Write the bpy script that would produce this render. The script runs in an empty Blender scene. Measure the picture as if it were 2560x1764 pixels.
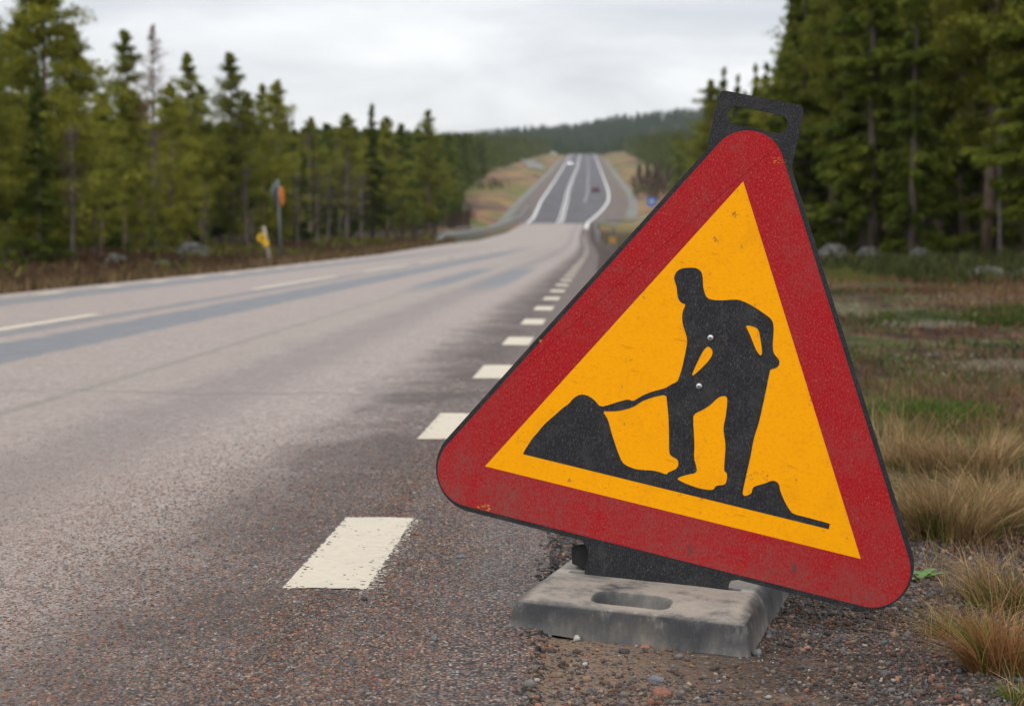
import bpy, bmesh, math, random
import numpy as np
from mathutils import Vector, Matrix, noise as mnoise
from mathutils.geometry import tessellate_polygon
random.seed(7); rng = np.random.default_rng(7)
R = math.radians
scene = bpy.context.scene
COL = scene.collection

# ------------------------------------------------------------------ camera
FPX, CX, CY = 4978.0, 1280.0, 882.0            # 70 mm on 36 mm, photo 2560 px wide
PITCH = math.atan(297/FPX)
CAM = Vector((0, 0, .735))
cd = bpy.data.cameras.new('camera'); cam = bpy.data.objects.new('camera', cd); COL.objects.link(cam)
cd.lens = 70; cd.sensor_width = 36; cd.clip_end = 8000; cd.clip_start = .05
cam.location = CAM; cam.rotation_euler = (math.pi/2 - PITCH, 0, 0)
cd.dof.use_dof = True; cd.dof.focus_distance = 3.86; cd.dof.aperture_fstop = 6.5
scene.camera = cam

# ------------------------------------------------------------------ world: overcast sky
W = bpy.data.worlds.new('World'); scene.world = W; W.use_nodes = True
nt = W.node_tree; nt.nodes.clear()
def wn(t, **k):
    n = nt.nodes.new(t)
    for a, b in k.items(): setattr(n, a, b)
    return n
wout = wn('ShaderNodeOutputWorld')
sky = wn('ShaderNodeTexSky', sky_type='NISHITA', sun_disc=False)
sky.sun_elevation = R(38); sky.sun_rotation = R(-25)
b1 = wn('ShaderNodeBackground'); b1.inputs[1].default_value = .10
nt.links.new(sky.outputs[0], b1.inputs[0])
tc = wn('ShaderNodeTexCoord')
mp = wn('ShaderNodeMapping'); mp.inputs['Scale'].default_value = (5.0, 1.0, 20.0); mp.inputs['Rotation'].default_value = (0, R(-7), 0)
nt.links.new(tc.outputs['Generated'], mp.inputs[0])
n1 = wn('ShaderNodeTexNoise'); n1.inputs['Scale'].default_value = 1.05; n1.inputs['Detail'].default_value = 5; n1.inputs['Roughness'].default_value = .5
n1.inputs['Distortion'].default_value = .5
nt.links.new(mp.outputs[0], n1.inputs[0])
cr = wn('ShaderNodeValToRGB'); cr.color_ramp.elements[0].position = .36; cr.color_ramp.elements[1].position = .64
cr.color_ramp.elements[0].color = (.60, .625, .67, 1); cr.color_ramp.elements[1].color = (.93, .935, .945, 1)
nt.links.new(n1.outputs[0], cr.inputs[0])
sx = wn('ShaderNodeSeparateXYZ'); nt.links.new(tc.outputs['Generated'], sx.inputs[0])
mr = wn('ShaderNodeMapRange'); mr.inputs[1].default_value = 0; mr.inputs[2].default_value = 1; mr.inputs[3].default_value = 1.02; mr.inputs[4].default_value = 2.45
nt.links.new(sx.outputs[2], mr.inputs[0])
b2 = wn('ShaderNodeBackground'); nt.links.new(cr.outputs[0], b2.inputs[0]); nt.links.new(mr.outputs[0], b2.inputs[1])
mx = wn('ShaderNodeMixShader'); mx.inputs[0].default_value = .88
nt.links.new(b1.outputs[0], mx.inputs[1]); nt.links.new(b2.outputs[0], mx.inputs[2]); nt.links.new(mx.outputs[0], wout.inputs[0])

sd = bpy.data.lights.new('sun', 'SUN'); sd.energy = .7; sd.angle = R(25); sd.color = (1, .96, .9)
so = bpy.data.objects.new('sun', sd); COL.objects.link(so)
so.rotation_euler = (R(50), 0, R(-25)); so.location = (0, -5, 20)
scene.view_settings.view_transform = 'Standard'; scene.view_settings.look = 'None'
scene.view_settings.exposure = 0; scene.view_settings.gamma = 1
scene.cycles.max_bounces = 6; scene.cycles.diffuse_bounces = 3; scene.cycles.transparent_max_bounces = 6
scene.cycles.use_denoising = True

# ------------------------------------------------------------------ helpers
def tag(o, label=None, cat=None, group=None, kind=None):
    if label: o['label'] = label
    if cat: o['category'] = cat
    if group: o['group'] = group
    if kind: o['kind'] = kind
    return o
def empty(name, loc=(0, 0, 0), rz=0, parent=None):
    o = bpy.data.objects.new(name, None); COL.objects.link(o); o.location = loc; o.rotation_euler = (0, 0, rz); o.empty_display_size = .1
    if parent: o.parent = parent
    return o
def link(name, me, parent=None):
    o = bpy.data.objects.new(name, me); COL.objects.link(o)
    if parent: o.parent = parent
    return o
def mk_mesh(name, V, Fs, mat=None, smooth=False, colr=None, attrs=None):
    """Fs: list of int arrays (n,3) or (n,4)"""
    me = bpy.data.meshes.new(name)
    V = np.asarray(V, dtype=np.float32)
    if not isinstance(Fs, (list, tuple)): Fs = [Fs]
    Fs = [np.asarray(f, dtype=np.int32) for f in Fs if len(f)]
    loops = np.concatenate([f.ravel() for f in Fs]); tot = np.concatenate([np.full(len(f), f.shape[1], np.int32) for f in Fs])
    me.vertices.add(len(V)); me.vertices.foreach_set('co', V.ravel())
    me.loops.add(len(loops)); me.loops.foreach_set('vertex_index', loops)
    me.polygons.add(len(tot)); st = np.zeros(len(tot), np.int32); st[1:] = np.cumsum(tot)[:-1]
    me.polygons.foreach_set('loop_start', st)
    me.update(calc_edges=True)
    if smooth: me.polygons.foreach_set('use_smooth', np.ones(len(tot), bool))
    if colr is not None:
        a = me.color_attributes.new('col', 'FLOAT_COLOR', 'POINT')
        c = np.ones((len(V), 4), np.float32); c[:, :3] = colr; a.data.foreach_set('color', c.ravel())
    for k, v in (attrs or {}).items():
        a = me.attributes.new(k, 'FLOAT', 'POINT'); a.data.foreach_set('value', np.asarray(v, np.float32))
    if mat: me.materials.append(mat)
    return me
class MB:
    """collects simple shapes into one mesh"""
    def __init__(s): s.v = []; s.f = []
    def add(s, vs, fs):
        n = len(s.v); s.v += [tuple(v) for v in vs]; s.f += [tuple(i+n for i in f) for f in fs]; return s
    def box(s, c, d, M=None):
        vs = [Vector((c[0]+sx*d[0]/2, c[1]+sy*d[1]/2, c[2]+sz*d[2]/2)) for sx in (-1, 1) for sy in (-1, 1) for sz in (-1, 1)]
        if M: vs = [M @ v for v in vs]
        return s.add(vs, [(0, 1, 3, 2), (4, 6, 7, 5), (0, 4, 5, 1), (2, 3, 7, 6), (0, 2, 6, 4), (1, 5, 7, 3)])
    def tube(s, pts, rad, n=10, cap=True):
        pts = [Vector(p) for p in pts]; rad = rad if hasattr(rad, '__len__') else [rad]*len(pts)
        rings = []
        for i, p in enumerate(pts):
            d = (pts[min(i+1, len(pts)-1)]-pts[max(i-1, 0)]).normalized()
            a = d.orthogonal().normalized() if i == 0 else (a - d*a.dot(d)).normalized()
            b = d.cross(a)
            rings.append([p+(a*math.cos(2*math.pi*k/n)+b*math.sin(2*math.pi*k/n))*rad[i] for k in range(n)])
        vs = [v for r in rings for v in r]
        fs = [(i*n+k, i*n+(k+1) % n, (i+1)*n+(k+1) % n, (i+1)*n+k) for i in range(len(pts)-1) for k in range(n)]
        if cap: fs += [tuple(reversed(range(n))), tuple((len(pts)-1)*n+k for k in range(n))]
        return s.add(vs, fs)
    def mesh(s, name, mat, smooth=False, bevel=0):
        me = bpy.data.meshes.new(name); me.from_pydata(s.v, [], s.f); me.materials.append(mat)
        bm = bmesh.new(); bm.from_mesh(me); bmesh.ops.recalc_face_normals(bm, faces=bm.faces)
        if bevel: bmesh.ops.bevel(bm, geom=bm.edges[:], offset=bevel, segments=2, affect='EDGES', clamp_overlap=True)
        bm.to_mesh(me); bm.free()
        if smooth: me.polygons.foreach_set('use_smooth', [True]*len(me.polygons))
        return me
    def build(s, name, mat, parent=None, smooth=False, bevel=0):
        return link(name, s.mesh(name, mat, smooth, bevel), parent)

# ------------------------------------------------------------------ material DSL
class M:
    def __init__(s, name):
        s.m = bpy.data.materials.new(name); s.m.use_nodes = True; s.t = s.m.node_tree; s.t.nodes.clear()
        s.out = s.t.nodes.new('ShaderNodeOutputMaterial')
        s.b = s.t.nodes.new('ShaderNodeBsdfPrincipled'); s.t.links.new(s.b.outputs[0], s.out.inputs[0])
        s.b.inputs['Specular IOR Level'].default_value = .35
        s.tc = s.t.nodes.new('ShaderNodeTexCoord')
    def n(s, t, **k):
        n = s.t.nodes.new(t)
        for a, b in k.items(): setattr(n, a, b)
        return n
    def set(s, sock, v):
        if isinstance(v, bpy.types.NodeSocket): s.t.links.new(v, sock)
        else: sock.default_value = v
    def math(s, op, a, b=0, c=None, clamp=False):
        n = s.n('ShaderNodeMath', operation=op); n.use_clamp = clamp
        s.set(n.inputs[0], a); s.set(n.inputs[1], b)
        if c is not None: s.set(n.inputs[2], c)
        return n.outputs[0]
    def coord(s, scale=(1, 1, 1), rot=(0, 0, 0), src='Object'):
        n = s.n('ShaderNodeMapping'); n.inputs['Scale'].default_value = scale; n.inputs['Rotation'].default_value = rot
        s.t.links.new(s.tc.outputs[src], n.inputs[0]); return n.outputs[0]
    def noise(s, scale, detail=4, rough=.55, co=None, dist=0):
        n = s.n('ShaderNodeTexNoise'); n.inputs['Scale'].default_value = scale; n.inputs['Detail'].default_value = detail
        n.inputs['Roughness'].default_value = rough; n.inputs['Distortion'].default_value = dist
        s.t.links.new(co or s.tc.outputs['Object'], n.inputs['Vector']); return n.outputs[0]
    def vor(s, scale, co=None, feat='F1'):
        n = s.n('ShaderNodeTexVoronoi', feature=feat); n.inputs['Scale'].default_value = scale
        s.t.links.new(co or s.tc.outputs['Object'], n.inputs['Vector']); return n
    def ramp(s, x, stops, interp='LINEAR'):
        n = s.n('ShaderNodeValToRGB'); s.set(n.inputs[0], x); e = n.color_ramp.elements; n.color_ramp.interpolation = interp
        while len(e) < len(stops): e.new(.5)
        for el, (p, c) in zip(e, stops): el.position = p; el.color = (*c, 1) if hasattr(c, '__len__') else (c, c, c, 1)
        return n.outputs[0]
    def mix(s, f, a, b, mode='MIX'):
        n = s.n('ShaderNodeMix', data_type='RGBA', blend_type=mode); s.set(n.inputs[0], f)
        for k, v in ((6, a), (7, b)): s.set(n.inputs[k], (*v, 1) if isinstance(v, tuple) else v)
        return n.outputs[2]
    def step(s, x, a, b):           # smooth 0..1 between a and b
        n = s.n('ShaderNodeMapRange', interpolation_type='SMOOTHSTEP'); s.set(n.inputs[0], x); n.inputs[1].default_value = a; n.inputs[2].default_value = b
        return n.outputs[0]
    def band(s, x, a, b, w): return s.math('MULTIPLY', s.step(x, a-w, a+w), s.math('SUBTRACT', 1, s.step(x, b-w, b+w)))
    def attr(s, name, out='Fac'):
        n = s.n('ShaderNodeAttribute', attribute_name=name); return n.outputs[out]
    def bump(s, h, strength, dist):
        n = s.n('ShaderNodeBump'); n.inputs['Strength'].default_value = strength; n.inputs['Distance'].default_value = dist
        s.set(n.inputs['Height'], h); s.t.links.new(n.outputs[0], s.b.inputs['Normal']); return n.outputs[0]
    def fin(s, col=None, rough=None, spec=None, metal=None):
        if col is not None: s.set(s.b.inputs['Base Color'], (*col, 1) if isinstance(col, tuple) else col)
        if rough is not None: s.set(s.b.inputs['Roughness'], rough)
        if spec is not None: s.b.inputs['Specular IOR Level'].default_value = spec
        if metal is not None: s.b.inputs['Metallic'].default_value = metal
        return s.m
def plain(name, c, rough=.6, metal=0, var=.25, sc=20, spec=.35, glow=0):
    m = M(name); m.b.inputs['Emission Color'].default_value = (*c, 1); m.b.inputs['Emission Strength'].default_value = glow; f = m.noise(sc, 4)
    return m.fin(m.ramp(f, [(.3, tuple(x*(1-var) for x in c)), (.7, tuple(min(1, x*(1+var)) for x in c))]), rough, spec, metal)

# ------------------------------------------------------------------ the lie of the land
def itp(tab):
    a = np.array(tab, float); xs = np.linspace(a[0, 0], a[-1, 0], 4000); ys = np.interp(xs, a[:, 0], a[:, 1])
    return lambda y, a=a: np.interp(y, a[:, 0], a[:, 1])
def smooth_tab(tab, rel=.10):
    """piecewise-linear table smoothed with a window that grows with distance"""
    a = np.array(tab, float); ys = np.concatenate([np.arange(-60, 60, 1.), 60*np.exp(np.arange(0, 4.2, .012))])
    off = np.linspace(-1, 1, 15); wt = 1-off**2; out = np.zeros_like(ys)
    for o_, w_ in zip(off, wt):
        out += w_*np.interp(ys+o_*rel*np.clip(ys-40, 0, None)*.8, a[:, 0], a[:, 1])
    out /= wt.sum()
    return lambda y: np.interp(y, ys, out)
prof = smooth_tab([(-60, 0), (110, 0), (141, .05), (166, .2), (200, .8), (247, 1.8), (300, 3.1), (345, 4.8), (394, 7.2), (445, 10.0), (600, 17.4), (808, 27.2), (1100, 42), (1383, 55.4), (1450, 59.2), (1520, 60.2), (1620, 60), (1700, 61), (3600, 61)], .06)
XR = smooth_tab([(-60, -2.84), (0, -.12), (70, 3.05), (108, 4.5), (166, 6.5), (200, 7.7), (265, 10.5), (300, 12.7), (345, 16), (394, 19.5), (445, 22), (600, 28), (808, 36), (1383, 57.3), (1700, 74)], .05)
XL = smooth_tab([(-60, -9.95), (0, -7.3), (40, -5.5), (72, -4.75), (110, -4.9), (141, -4.5), (166, -2.9), (200, -.7), (247, 1.0), (300, 2.7), (345, 3.8), (394, 5.2), (445, 7.3), (600, 12.8), (808, 20), (1383, 40.3), (1700, 54)], .05)
LFOR = itp([(-60, -12), (40, -12.5), (63, -13.5), (90, -18.5), (117, -19.5), (150, -16), (200, -12), (240, -8.5), (300, -8.5), (445, -11.5), (600, -9), (790, -4), (1000, 6), (1300, 20), (1450, 28), (1700, 28)])
RFOR = itp([(-60, 9), (40, 10.0), (60, 10.2), (76, 10.4), (100, 12.5), (150, 15), (200, 19), (300, 27), (400, 33), (600, 44), (800, 54), (1300, 74), (1450, 82), (1700, 90)])
def sm(x): x = np.clip(x, 0, 1); return x*x*(3-2*x)
def wav(x, y, s, k=0):      # cheap smooth pseudo-noise, -1..1
    return (np.sin(x/s*1.3+y/s*.7+k)+np.sin(x/s*-.6+y/s*1.7+k*2.1+1.3)+np.sin(x/s*2.3-y/s*1.1+k*.7+4)+np.sin(x/s*.4+y/s*2.9+k*1.9))/4
def H(x, y):
    x = np.asarray(x, float); y = np.asarray(y, float)
    z = prof(y); dr = x-XR(y); dl = XL(y)-x
    edge = -.022*sm((dr+.45)/.45)
    far = sm((y-180)/150)
    rz = np.where(dr > 0, -.022-.012*sm(dr/.03)-.055*np.clip(dr, 0, .95), edge)
    rn = sm((dr-.9)/2)*(wav(x, y, 1.1)*.025+wav(x, y, 4.3, 2)*.07)+.12*sm((dr-1.5)/9)*(1-far)+sm((y-30)/40)*sm((dr-4)/6)*.1
    rf = far*(-.9*np.exp(-((dr-5)/2.5)**2)+.11*np.clip(dr-7, 0, 40)+wav(x, y, 30, 1)*.8*sm((dr-6)/10))
    ln = np.where(dl > 0, -.02-.30*sm(dl/2.5)+sm((dl-1.5)/3)*(wav(x, y, 2.3, 3)*.06+wav(x, y, 7, 1)*.08), 0)*(1-.5*far)
    lf = far*(-.9*np.exp(-((dl-5)/2.5)**2)+.03*np.clip(dl-7, 0, 40)+wav(x, y, 33, 5)*.8*sm((dl-6)/10))
    hill = sm((y-1650)/850)*(52+.10*np.clip(x+15, -200, 500))*np.where(y > 1650, 1, 0)+sm((y-1560)/200)*wav(x, y, 60)*3
    return z+np.where(dr > 0, rz+rn+rf, np.where(dl > 0, ln+lf, edge))+hill
def h1(x, y): return float(H(x, y))
def at(px, py, zoff=0):
    """the point of the ground seen at a photo pixel"""
    a = (px-CX)/FPX; b = -(py-CY)/FPX
    d = np.array([a, math.cos(PITCH)+b*math.sin(PITCH), -math.sin(PITCH)+b*math.cos(PITCH)])
    t = np.concatenate([np.arange(2, 60, .02), 60*np.exp(np.arange(0, 4, .0015))])
    P = np.array([0, 0, .735])[None]+t[:, None]*d[None]
    below = P[:, 2] < H(P[:, 0], P[:, 1])+zoff
    i = int(np.argmax(below)) if below.any() else len(t)-1
    return Vector((P[i, 0], P[i, 1], h1(P[i, 0], P[i, 1])))

def grid(xs, ys, zf):
    X, Y = np.meshgrid(xs, ys); V = np.stack([X, Y, zf(X, Y)], -1).reshape(-1, 3)
    nx, ny = len(xs), len(ys); i = (np.arange(ny-1)[:, None]*nx+np.arange(nx-1)[None]).ravel()
    return V, np.stack([i, i+1, i+nx+1, i+nx], 1)
def strip(ys, x0, x1, n, dz, zf=H):
    """sheet between two lateral curves"""
    t = np.linspace(0, 1, n); Y = np.repeat(ys[:, None], n, 1); X = x0(ys)[:, None]*(1-t)+x1(ys)[:, None]*t
    V = np.stack([X, Y, zf(X, Y)+dz], -1).reshape(-1, 3)
    i = (np.arange(len(ys)-1)[:, None]*n+np.arange(n-1)[None]).ravel()
    return V, np.stack([i, i+1, i+n+1, i+n], 1)

# ------------------------------------------------------------------ ground materials
def mat_terrain():
    m = M('heath_ground')
    c1 = m.coord((1, .45, 1))
    a = m.noise(.9, 6, .6, c1); b = m.noise(3.5, 5, .6, c1); c = m.noise(.35, 4, .6, c1)
    heath = m.ramp(b, [(.36, (.014, .009, .006)), (.5, (.055, .030, .018)), (.63, (.13, .08, .045))])
    moss = m.ramp(b, [(.3, (.018, .026, .007)), (.55, (.055, .066, .016)), (.75, (.10, .11, .035))])
    col = m.mix(m.step(a, .45, .58), heath, moss)
    lich = m.math('MULTIPLY', m.step(c, .60, .68), m.step(b, .45, .60))
    col = m.mix(m.math('MULTIPLY', lich, .75), col, (.30, .29, .21))
    litter = m.ramp(b, [(.3, (.02, .014, .008)), (.7, (.06, .045, .024))])
    col = m.mix(m.attr('wood'), col, litter)
    bank = m.ramp(m.noise(.05, 5, .6, m.coord((1, .45, 1))), [(.36, (.075, .052, .038)), (.44, (.15, .10, .065)), (.485, (.30, .165, .085)), (.53, (.20, .155, .065)), (.56, (.10, .135, .03)), (.585, (.12, .13, .04)), (.65, (.21, .13, .07))])
    col = m.mix(m.attr('bank'), col, bank)
    m.bump(m.noise(14, 6, .7), .6, .05)
    return m.fin(col, .95, .1)
def mat_shoulder():
    m = M('gravelly_sand'); co = m.coord((1, 1, 1))
    f = m.noise(220, 3, .7); g = m.noise(3.2, 5, .6); v = m.vor(95)
    sand = m.ramp(f, [(.3, (.115, .080, .054)), (.55, (.215, .150, .104)), (.75, (.36, .265, .195))])
    dirt = m.ramp(f, [(.3, (.018, .014, .011)), (.7, (.075, .055, .042))])
    col = m.mix(m.math('MULTIPLY', m.math('ADD', .35, m.step(g, .36, .52)), m.attr('dirt'), clamp=True), sand, dirt)
    peb = m.ramp(m.math('MULTIPLY', v.outputs['Color'], 1), [(0, (.06, .06, .065)), (.3, (.14, .08, .055)), (.55, (.11, .10, .10)), (.8, (.22, .15, .11)), (1, (.27, .25, .24))], 'CONSTANT')
    col = m.mix(m.math('SUBTRACT', 1, m.step(v.outputs['Distance'], .28, .5)), col, peb)
    m.bump(m.math('ADD', m.math('MULTIPLY', v.outputs['Distance'], -1.0), m.math('MULTIPLY', f, .6)), .8, .006)
    return m.fin(col, .9, .15)
def mat_road():
    m = M('worn_asphalt')
    lat = m.attr('lat'); sep = m.n('ShaderNodeSeparateXYZ'); m.t.links.new(m.tc.outputs['Object'], sep.inputs[0]); y = sep.outputs[1]
    wob = m.noise(.5, 4, .6, m.coord((1, .25, 1))); wob2 = m.noise(5, 5, .65, m.coord((1, .4, 1)))
    lw = m.math('ADD', lat, m.math('MULTIPLY', m.math('SUBTRACT', wob2, .5), .28))
    # aggregate: two sizes of stone, each stone its own colour
    v = m.vor(150); v2 = m.vor(78)
    sepc = m.n('ShaderNodeSeparateColor'); m.t.links.new(v.outputs['Color'], sepc.inputs[0])
    agg = m.ramp(sepc.outputs[0], [(0, (.035, .035, .038)), (.16, (.095, .088, .088)), (.34, (.19, .080, .052)), (.50, (.14, .128, .125)), (.66, (.25, .145, .098)), (.82, (.28, .20, .155)), (.94, (.42, .36, .32))], 'CONSTANT')
    sep2 = m.n('ShaderNodeSeparateColor'); m.t.links.new(v2.outputs['Color'], sep2.inputs[0])
    agg2 = m.ramp(sep2.outputs[1], [(0, (.10, .10, .105)), (.3, (.24, .125, .085)), (.6, (.30, .26, .23)), (.85, (.16, .12, .10))], 'CONSTANT')
    col = m.mix(m.math('SUBTRACT', 1, m.step(v2.outputs['Distance'], .22, .42)), agg, agg2)
    col = m.mix(m.step(v.outputs['Distance'], .42, .62), col, (.022, .019, .018))
    # worn traffic film: pink-grey where the tyres polish
    film = m.ramp(m.noise(95, 4, .85), [(.36, (.13, .095, .078)), (.5, (.32, .243, .20)), (.64, (.54, .43, .36))])
    film = m.mix(m.step(m.noise(38, 3, .8), .5, .68), film, m.mix(.5, film, (.14, .105, .09)))
    ff = m.math('MULTIPLY', m.math('SUBTRACT', 1, m.step(lw, -1.15, -.55)), .72)
    col = m.mix(ff, col, film)
    cg = m.noise(27, 3, .75, m.coord((1, .7, 1))); cg2 = m.noise(11, 3, .7, m.coord((1, .55, 1)))
    far_ = m.step(y, 4.5, 8)
    col = m.mix(m.math('MULTIPLY', m.math('MULTIPLY', m.step(cg, .53, .62), far_), .42), col, (.10, .078, .068))
    col = m.mix(m.math('MULTIPLY', m.math('MULTIPLY', m.math('SUBTRACT', 1, m.step(cg, .38, .46)), far_), .45), col, (.50, .42, .36))
    col = m.mix(m.math('MULTIPLY', m.math('MULTIPLY', m.step(cg2, .55, .64), far_), .22), col, (.12, .095, .085))
    gr = m.math('MULTIPLY', m.math('SUBTRACT', 1, m.step(v2.outputs['Distance'], .20, .40)), m.math('SUBTRACT', 1, m.step(y, 12, 30)))
    col = m.mix(m.math('MULTIPLY', gr, .42), col, m.mix(.25, agg2, (.40, .34, .30)))
    pn = m.noise(1.7, 6, .7, m.coord((1, .5, 1))); col = m.mix(m.math('MULTIPLY', m.step(pn, .50, .68), .14), col, (.12, .095, .085))
    def shade(col, f, c, amt): return m.mix(m.math('MULTIPLY', f, amt), col, c)
    tan = m.band(lw, -2.42, -1.98, .10); col = shade(col, tan, (.24, .20, .155), .35)
    dk = m.band(lw, -1.88, -1.42, .16); col = shade(col, dk, (.09, .072, .068), .42)
    seam = m.band(m.math('ADD', lat, m.math('MULTIPLY', m.math('SUBTRACT', wob, .5), .12)), -2.36, -2.30, .03); col = shade(col, seam, (.035, .03, .03), m.math('MULTIPLY', m.step(wob2, .3, .6), .42) if 0 else .30)
    g1 = m.band(lw, -3.90, -3.28, .05); g2 = m.band(lw, -4.36, -4.15, .06); g3 = m.band(lw, -6.65, -6.0, .12)
    bit = m.ramp(m.noise(60, 3), [(.3, (.085, .090, .100)), (.7, (.14, .143, .152))])
    near40 = m.math('SUBTRACT', 1, m.step(y, 60, 130))
    for g, k in ((g1, .95), (g2, .85), (g3, .85)): col = shade(col, m.math('MULTIPLY', g, near40), bit, k)
    yb = m.band(y, 27, 42, 4)
    for a_, b_ in ((-1.75, -1.25), (-2.55, -2.1)): col = shade(col, m.math('MULTIPLY', m.band(lw, a_, b_, .08), yb), bit, .95)
    # damp dirty margin beside the edge line
    damp = m.math('MULTIPLY', m.band(lw, -.92, -.44, .13), m.step(m.noise(1.3, 4, .6, m.coord((1, .8, 1))), .40, .56))
    col = m.mix(m.math('MULTIPLY', damp, .55), col, (.040, .027, .021))
    col = m.mix(m.math('MULTIPLY', m.step(lw, -.9, -.5), .12), col, (.05, .036, .028))
    # one wandering transverse crack
    cy = m.math('ADD', y, m.math('ADD', m.math('MULTIPLY', m.noise(.8, 5, .6, m.coord((1, .02, 1))), 1.1), m.math('MULTIPLY', lat, .10)))
    crack = m.band(cy, 9.55, 9.62, .03); col = shade(col, crack, (.03, .026, .025), .38)
    # the new darker surfacing up the hill
    new = m.step(y, 255, 262)
    ncol = m.ramp(m.noise(.4, 4, .5, m.coord((1, .1, 1))), [(.3, (.075, .070, .076)), (.7, (.105, .098, .105))])
    col = m.mix(new, col, ncol)
    m.bump(m.math('SUBTRACT', 1, v.outputs['Distance']), .55, .004)
    rough = m.math('ADD', m.math('MULTIPLY', wob2, .25), m.math('ADD', .38, m.math('MULTIPLY', m.step(lw, -1.1, -.5), .25)))
    rough = m.math('ADD', rough, m.math('MULTIPLY', new, .35)); return m.fin(col, rough, .28)
def mat_paint():
    m = M('road_paint'); f = m.noise(160, 3, .7, m.coord((.25, 1, 1))); g = m.noise(6, 4)
    col = m.ramp(f, [(.25, (.31, .25, .18)), (.42, (.50, .43, .325)), (.7, (.585, .51, .395))])
    col = m.mix(m.math('MULTIPLY', m.step(g, .5, .75), .22), col, (.38, .34, .29))
    m.bump(m.noise(300, 3), .4, .002)
    return m.fin(col, .6, .3)
def mat_paint2():
    m = M('new_road_paint'); return m.fin(m.ramp(m.noise(2, 3), [(.3, (.70, .68, .63)), (.7, (.82, .80, .76))]), .6, .3)
MT = dict(paint2=mat_paint2(), terrain=mat_terrain(), shoulder=mat_shoulder(), road=mat_road(), paint=mat_paint())

# ------------------------------------------------------------------ ground sheet
xs = 5*np.sinh(np.linspace(-5.7, 5.8, 330)); ys = -25+9*(np.exp(np.linspace(0, 5.9, 420))-1)
def zt(X, Y):
    on = sm((X-XL(Y)+.3)/.4)*sm((XR(Y)+1.0-X)/.35)
    return H(X, Y)-on*(.05+.12*sm((Y-100)/300))-(X*X)*0
V, F = grid(xs, ys, zt)
lf, rf_ = LFOR(V[:, 1]), RFOR(V[:, 1])
wood = np.maximum(sm((lf-V[:, 0])/3+.3), sm((V[:, 0]-rf_)/4+.2)); wood = np.maximum(wood, sm((V[:, 1]-1500)/60))
bank = sm((V[:, 1]-190)/70)*(1-wood)
link('ground', mk_mesh('ground', V, F, MT['terrain'], True, attrs=dict(wood=wood, bank=bank)))['kind'] = 'structure'
# road
ry = np.concatenate([np.arange(-20, 2, 1.), np.arange(2, 60, .25), np.arange(60, 300, 1.5), np.arange(300, 1640, 8.)])
V, F = strip(ry, XL, XR, 40, .004)
link('road', mk_mesh('road', V, F, MT['road'], True, attrs=dict(lat=V[:, 0]-XR(V[:, 1]))))['kind'] = 'structure'
# crumbling edge of the asphalt and gravel shoulder
sy = np.concatenate([np.arange(-6, 2.4, .2), np.arange(2.4, 9, .022), np.arange(9, 40, .25), np.arange(40, 300, 2.)])
def zs(X, Y):
    k = sm((12-Y)/4)
    return H(X, Y)+k*(wav(X, Y, .045)*.0022+wav(X, Y, .15, 3)*.0045+wav(X, Y, .014, 1)*.0012)+.004
V, F = strip(sy, lambda y: XR(y)+.0, lambda y: XR(y)+1.15, 56, 0, zs)
dirt = np.clip(-.1+2.2*np.clip(V[:, 0]-XR(V[:, 1])-.08, 0, 1)+1.0*sm((V[:, 1]-3.7)/.8), 0, 1.2)
link('gravel_shoulder', mk_mesh('gravel_shoulder', V, F, MT['shoulder'], True, attrs=dict(dirt=dirt)))['kind'] = 'structure'

# ------------------------------------------------------------------ painted lines
def quad_strip(x_of, w, y0, y1, dz=.009, step=1.0):
    yy = np.linspace(y0, y1, max(2, int((y1-y0)/step)+1))
    return strip(yy, lambda y: x_of(y)-w/2, lambda y: x_of(y)+w/2, 2, dz)
def merge(parts):
    Vs, Fs, n = [], [], 0
    for v, f in parts: Vs.append(v); Fs.append(f+n); n += len(v)
    return np.concatenate(Vs), np.concatenate(Fs)
edge_r = lambda y: XR(y)-.452
def ragged_dash(y0, y1, seed):
    """paint laid on stones: small cells, frayed along its edges"""
    c = .003; nx, ny = 87, int((y1-y0+.06)/c); r = np.random.default_rng(seed)
    ii, jj = np.meshgrid(np.arange(nx), np.arange(ny)); u = (ii+.5)*c-.13; w = (jj+.5)*c-.03
    fr = np.array([mnoise.noise((float(a)*22, float(b)*22, seed)) for a, b in zip(u.ravel(), w.ravel())]).reshape(u.shape)
    fr2 = np.array([mnoise.noise((float(a)*75, float(b)*75, seed+3)) for a, b in zip(u.ravel(), w.ravel())]).reshape(u.shape)
    L = y1-y0; inside = np.minimum.reduce([u+.0875, .0875-u, w, L-w])
    keep = (inside+fr*.005+fr2*.002) > 0
    keep |= (u > .07) & (u < .118+.02*fr) & (w > 0) & (w < L) & (fr2 > .10+(u-.0875)*9)
    keep |= (w < .02) & (w > -.02) & (np.abs(u) < .1) & (fr2 > .30)
    keep &= ~((fr2 > .42) & (inside < .02)); keep &= ~((fr2 < -.50) & (fr > .12))
    x0 = lambda y: edge_r(y)
    k = np.argwhere(keep); a = k[:, 1]*c-.13; b = k[:, 0]*c-.03+y0
    P = []
    for da, db in ((0, 0), (c, 0), (c, c), (0, c)):
        X = x0(b+db)+a+da; Y = b+db; P.append(np.stack([X, Y, H(X, Y)+.0055], -1))
    V = np.stack(P, 1).reshape(-1, 3); F = np.arange(len(V)).reshape(-1, 4)
    return V, F
for i in range(3):
    y0 = 4.08+3*i; V, F = ragged_dash(y0, y0+1.03, i)
    link('edge_line_dash', mk_mesh('edge_line_dash', V, F, MT['paint']))['kind'] = 'structure'
V, F = merge([quad_strip(edge_r, .18, 13.08+3*i, 14.1+3*i, .008, .3) for i in range(58)])
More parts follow.
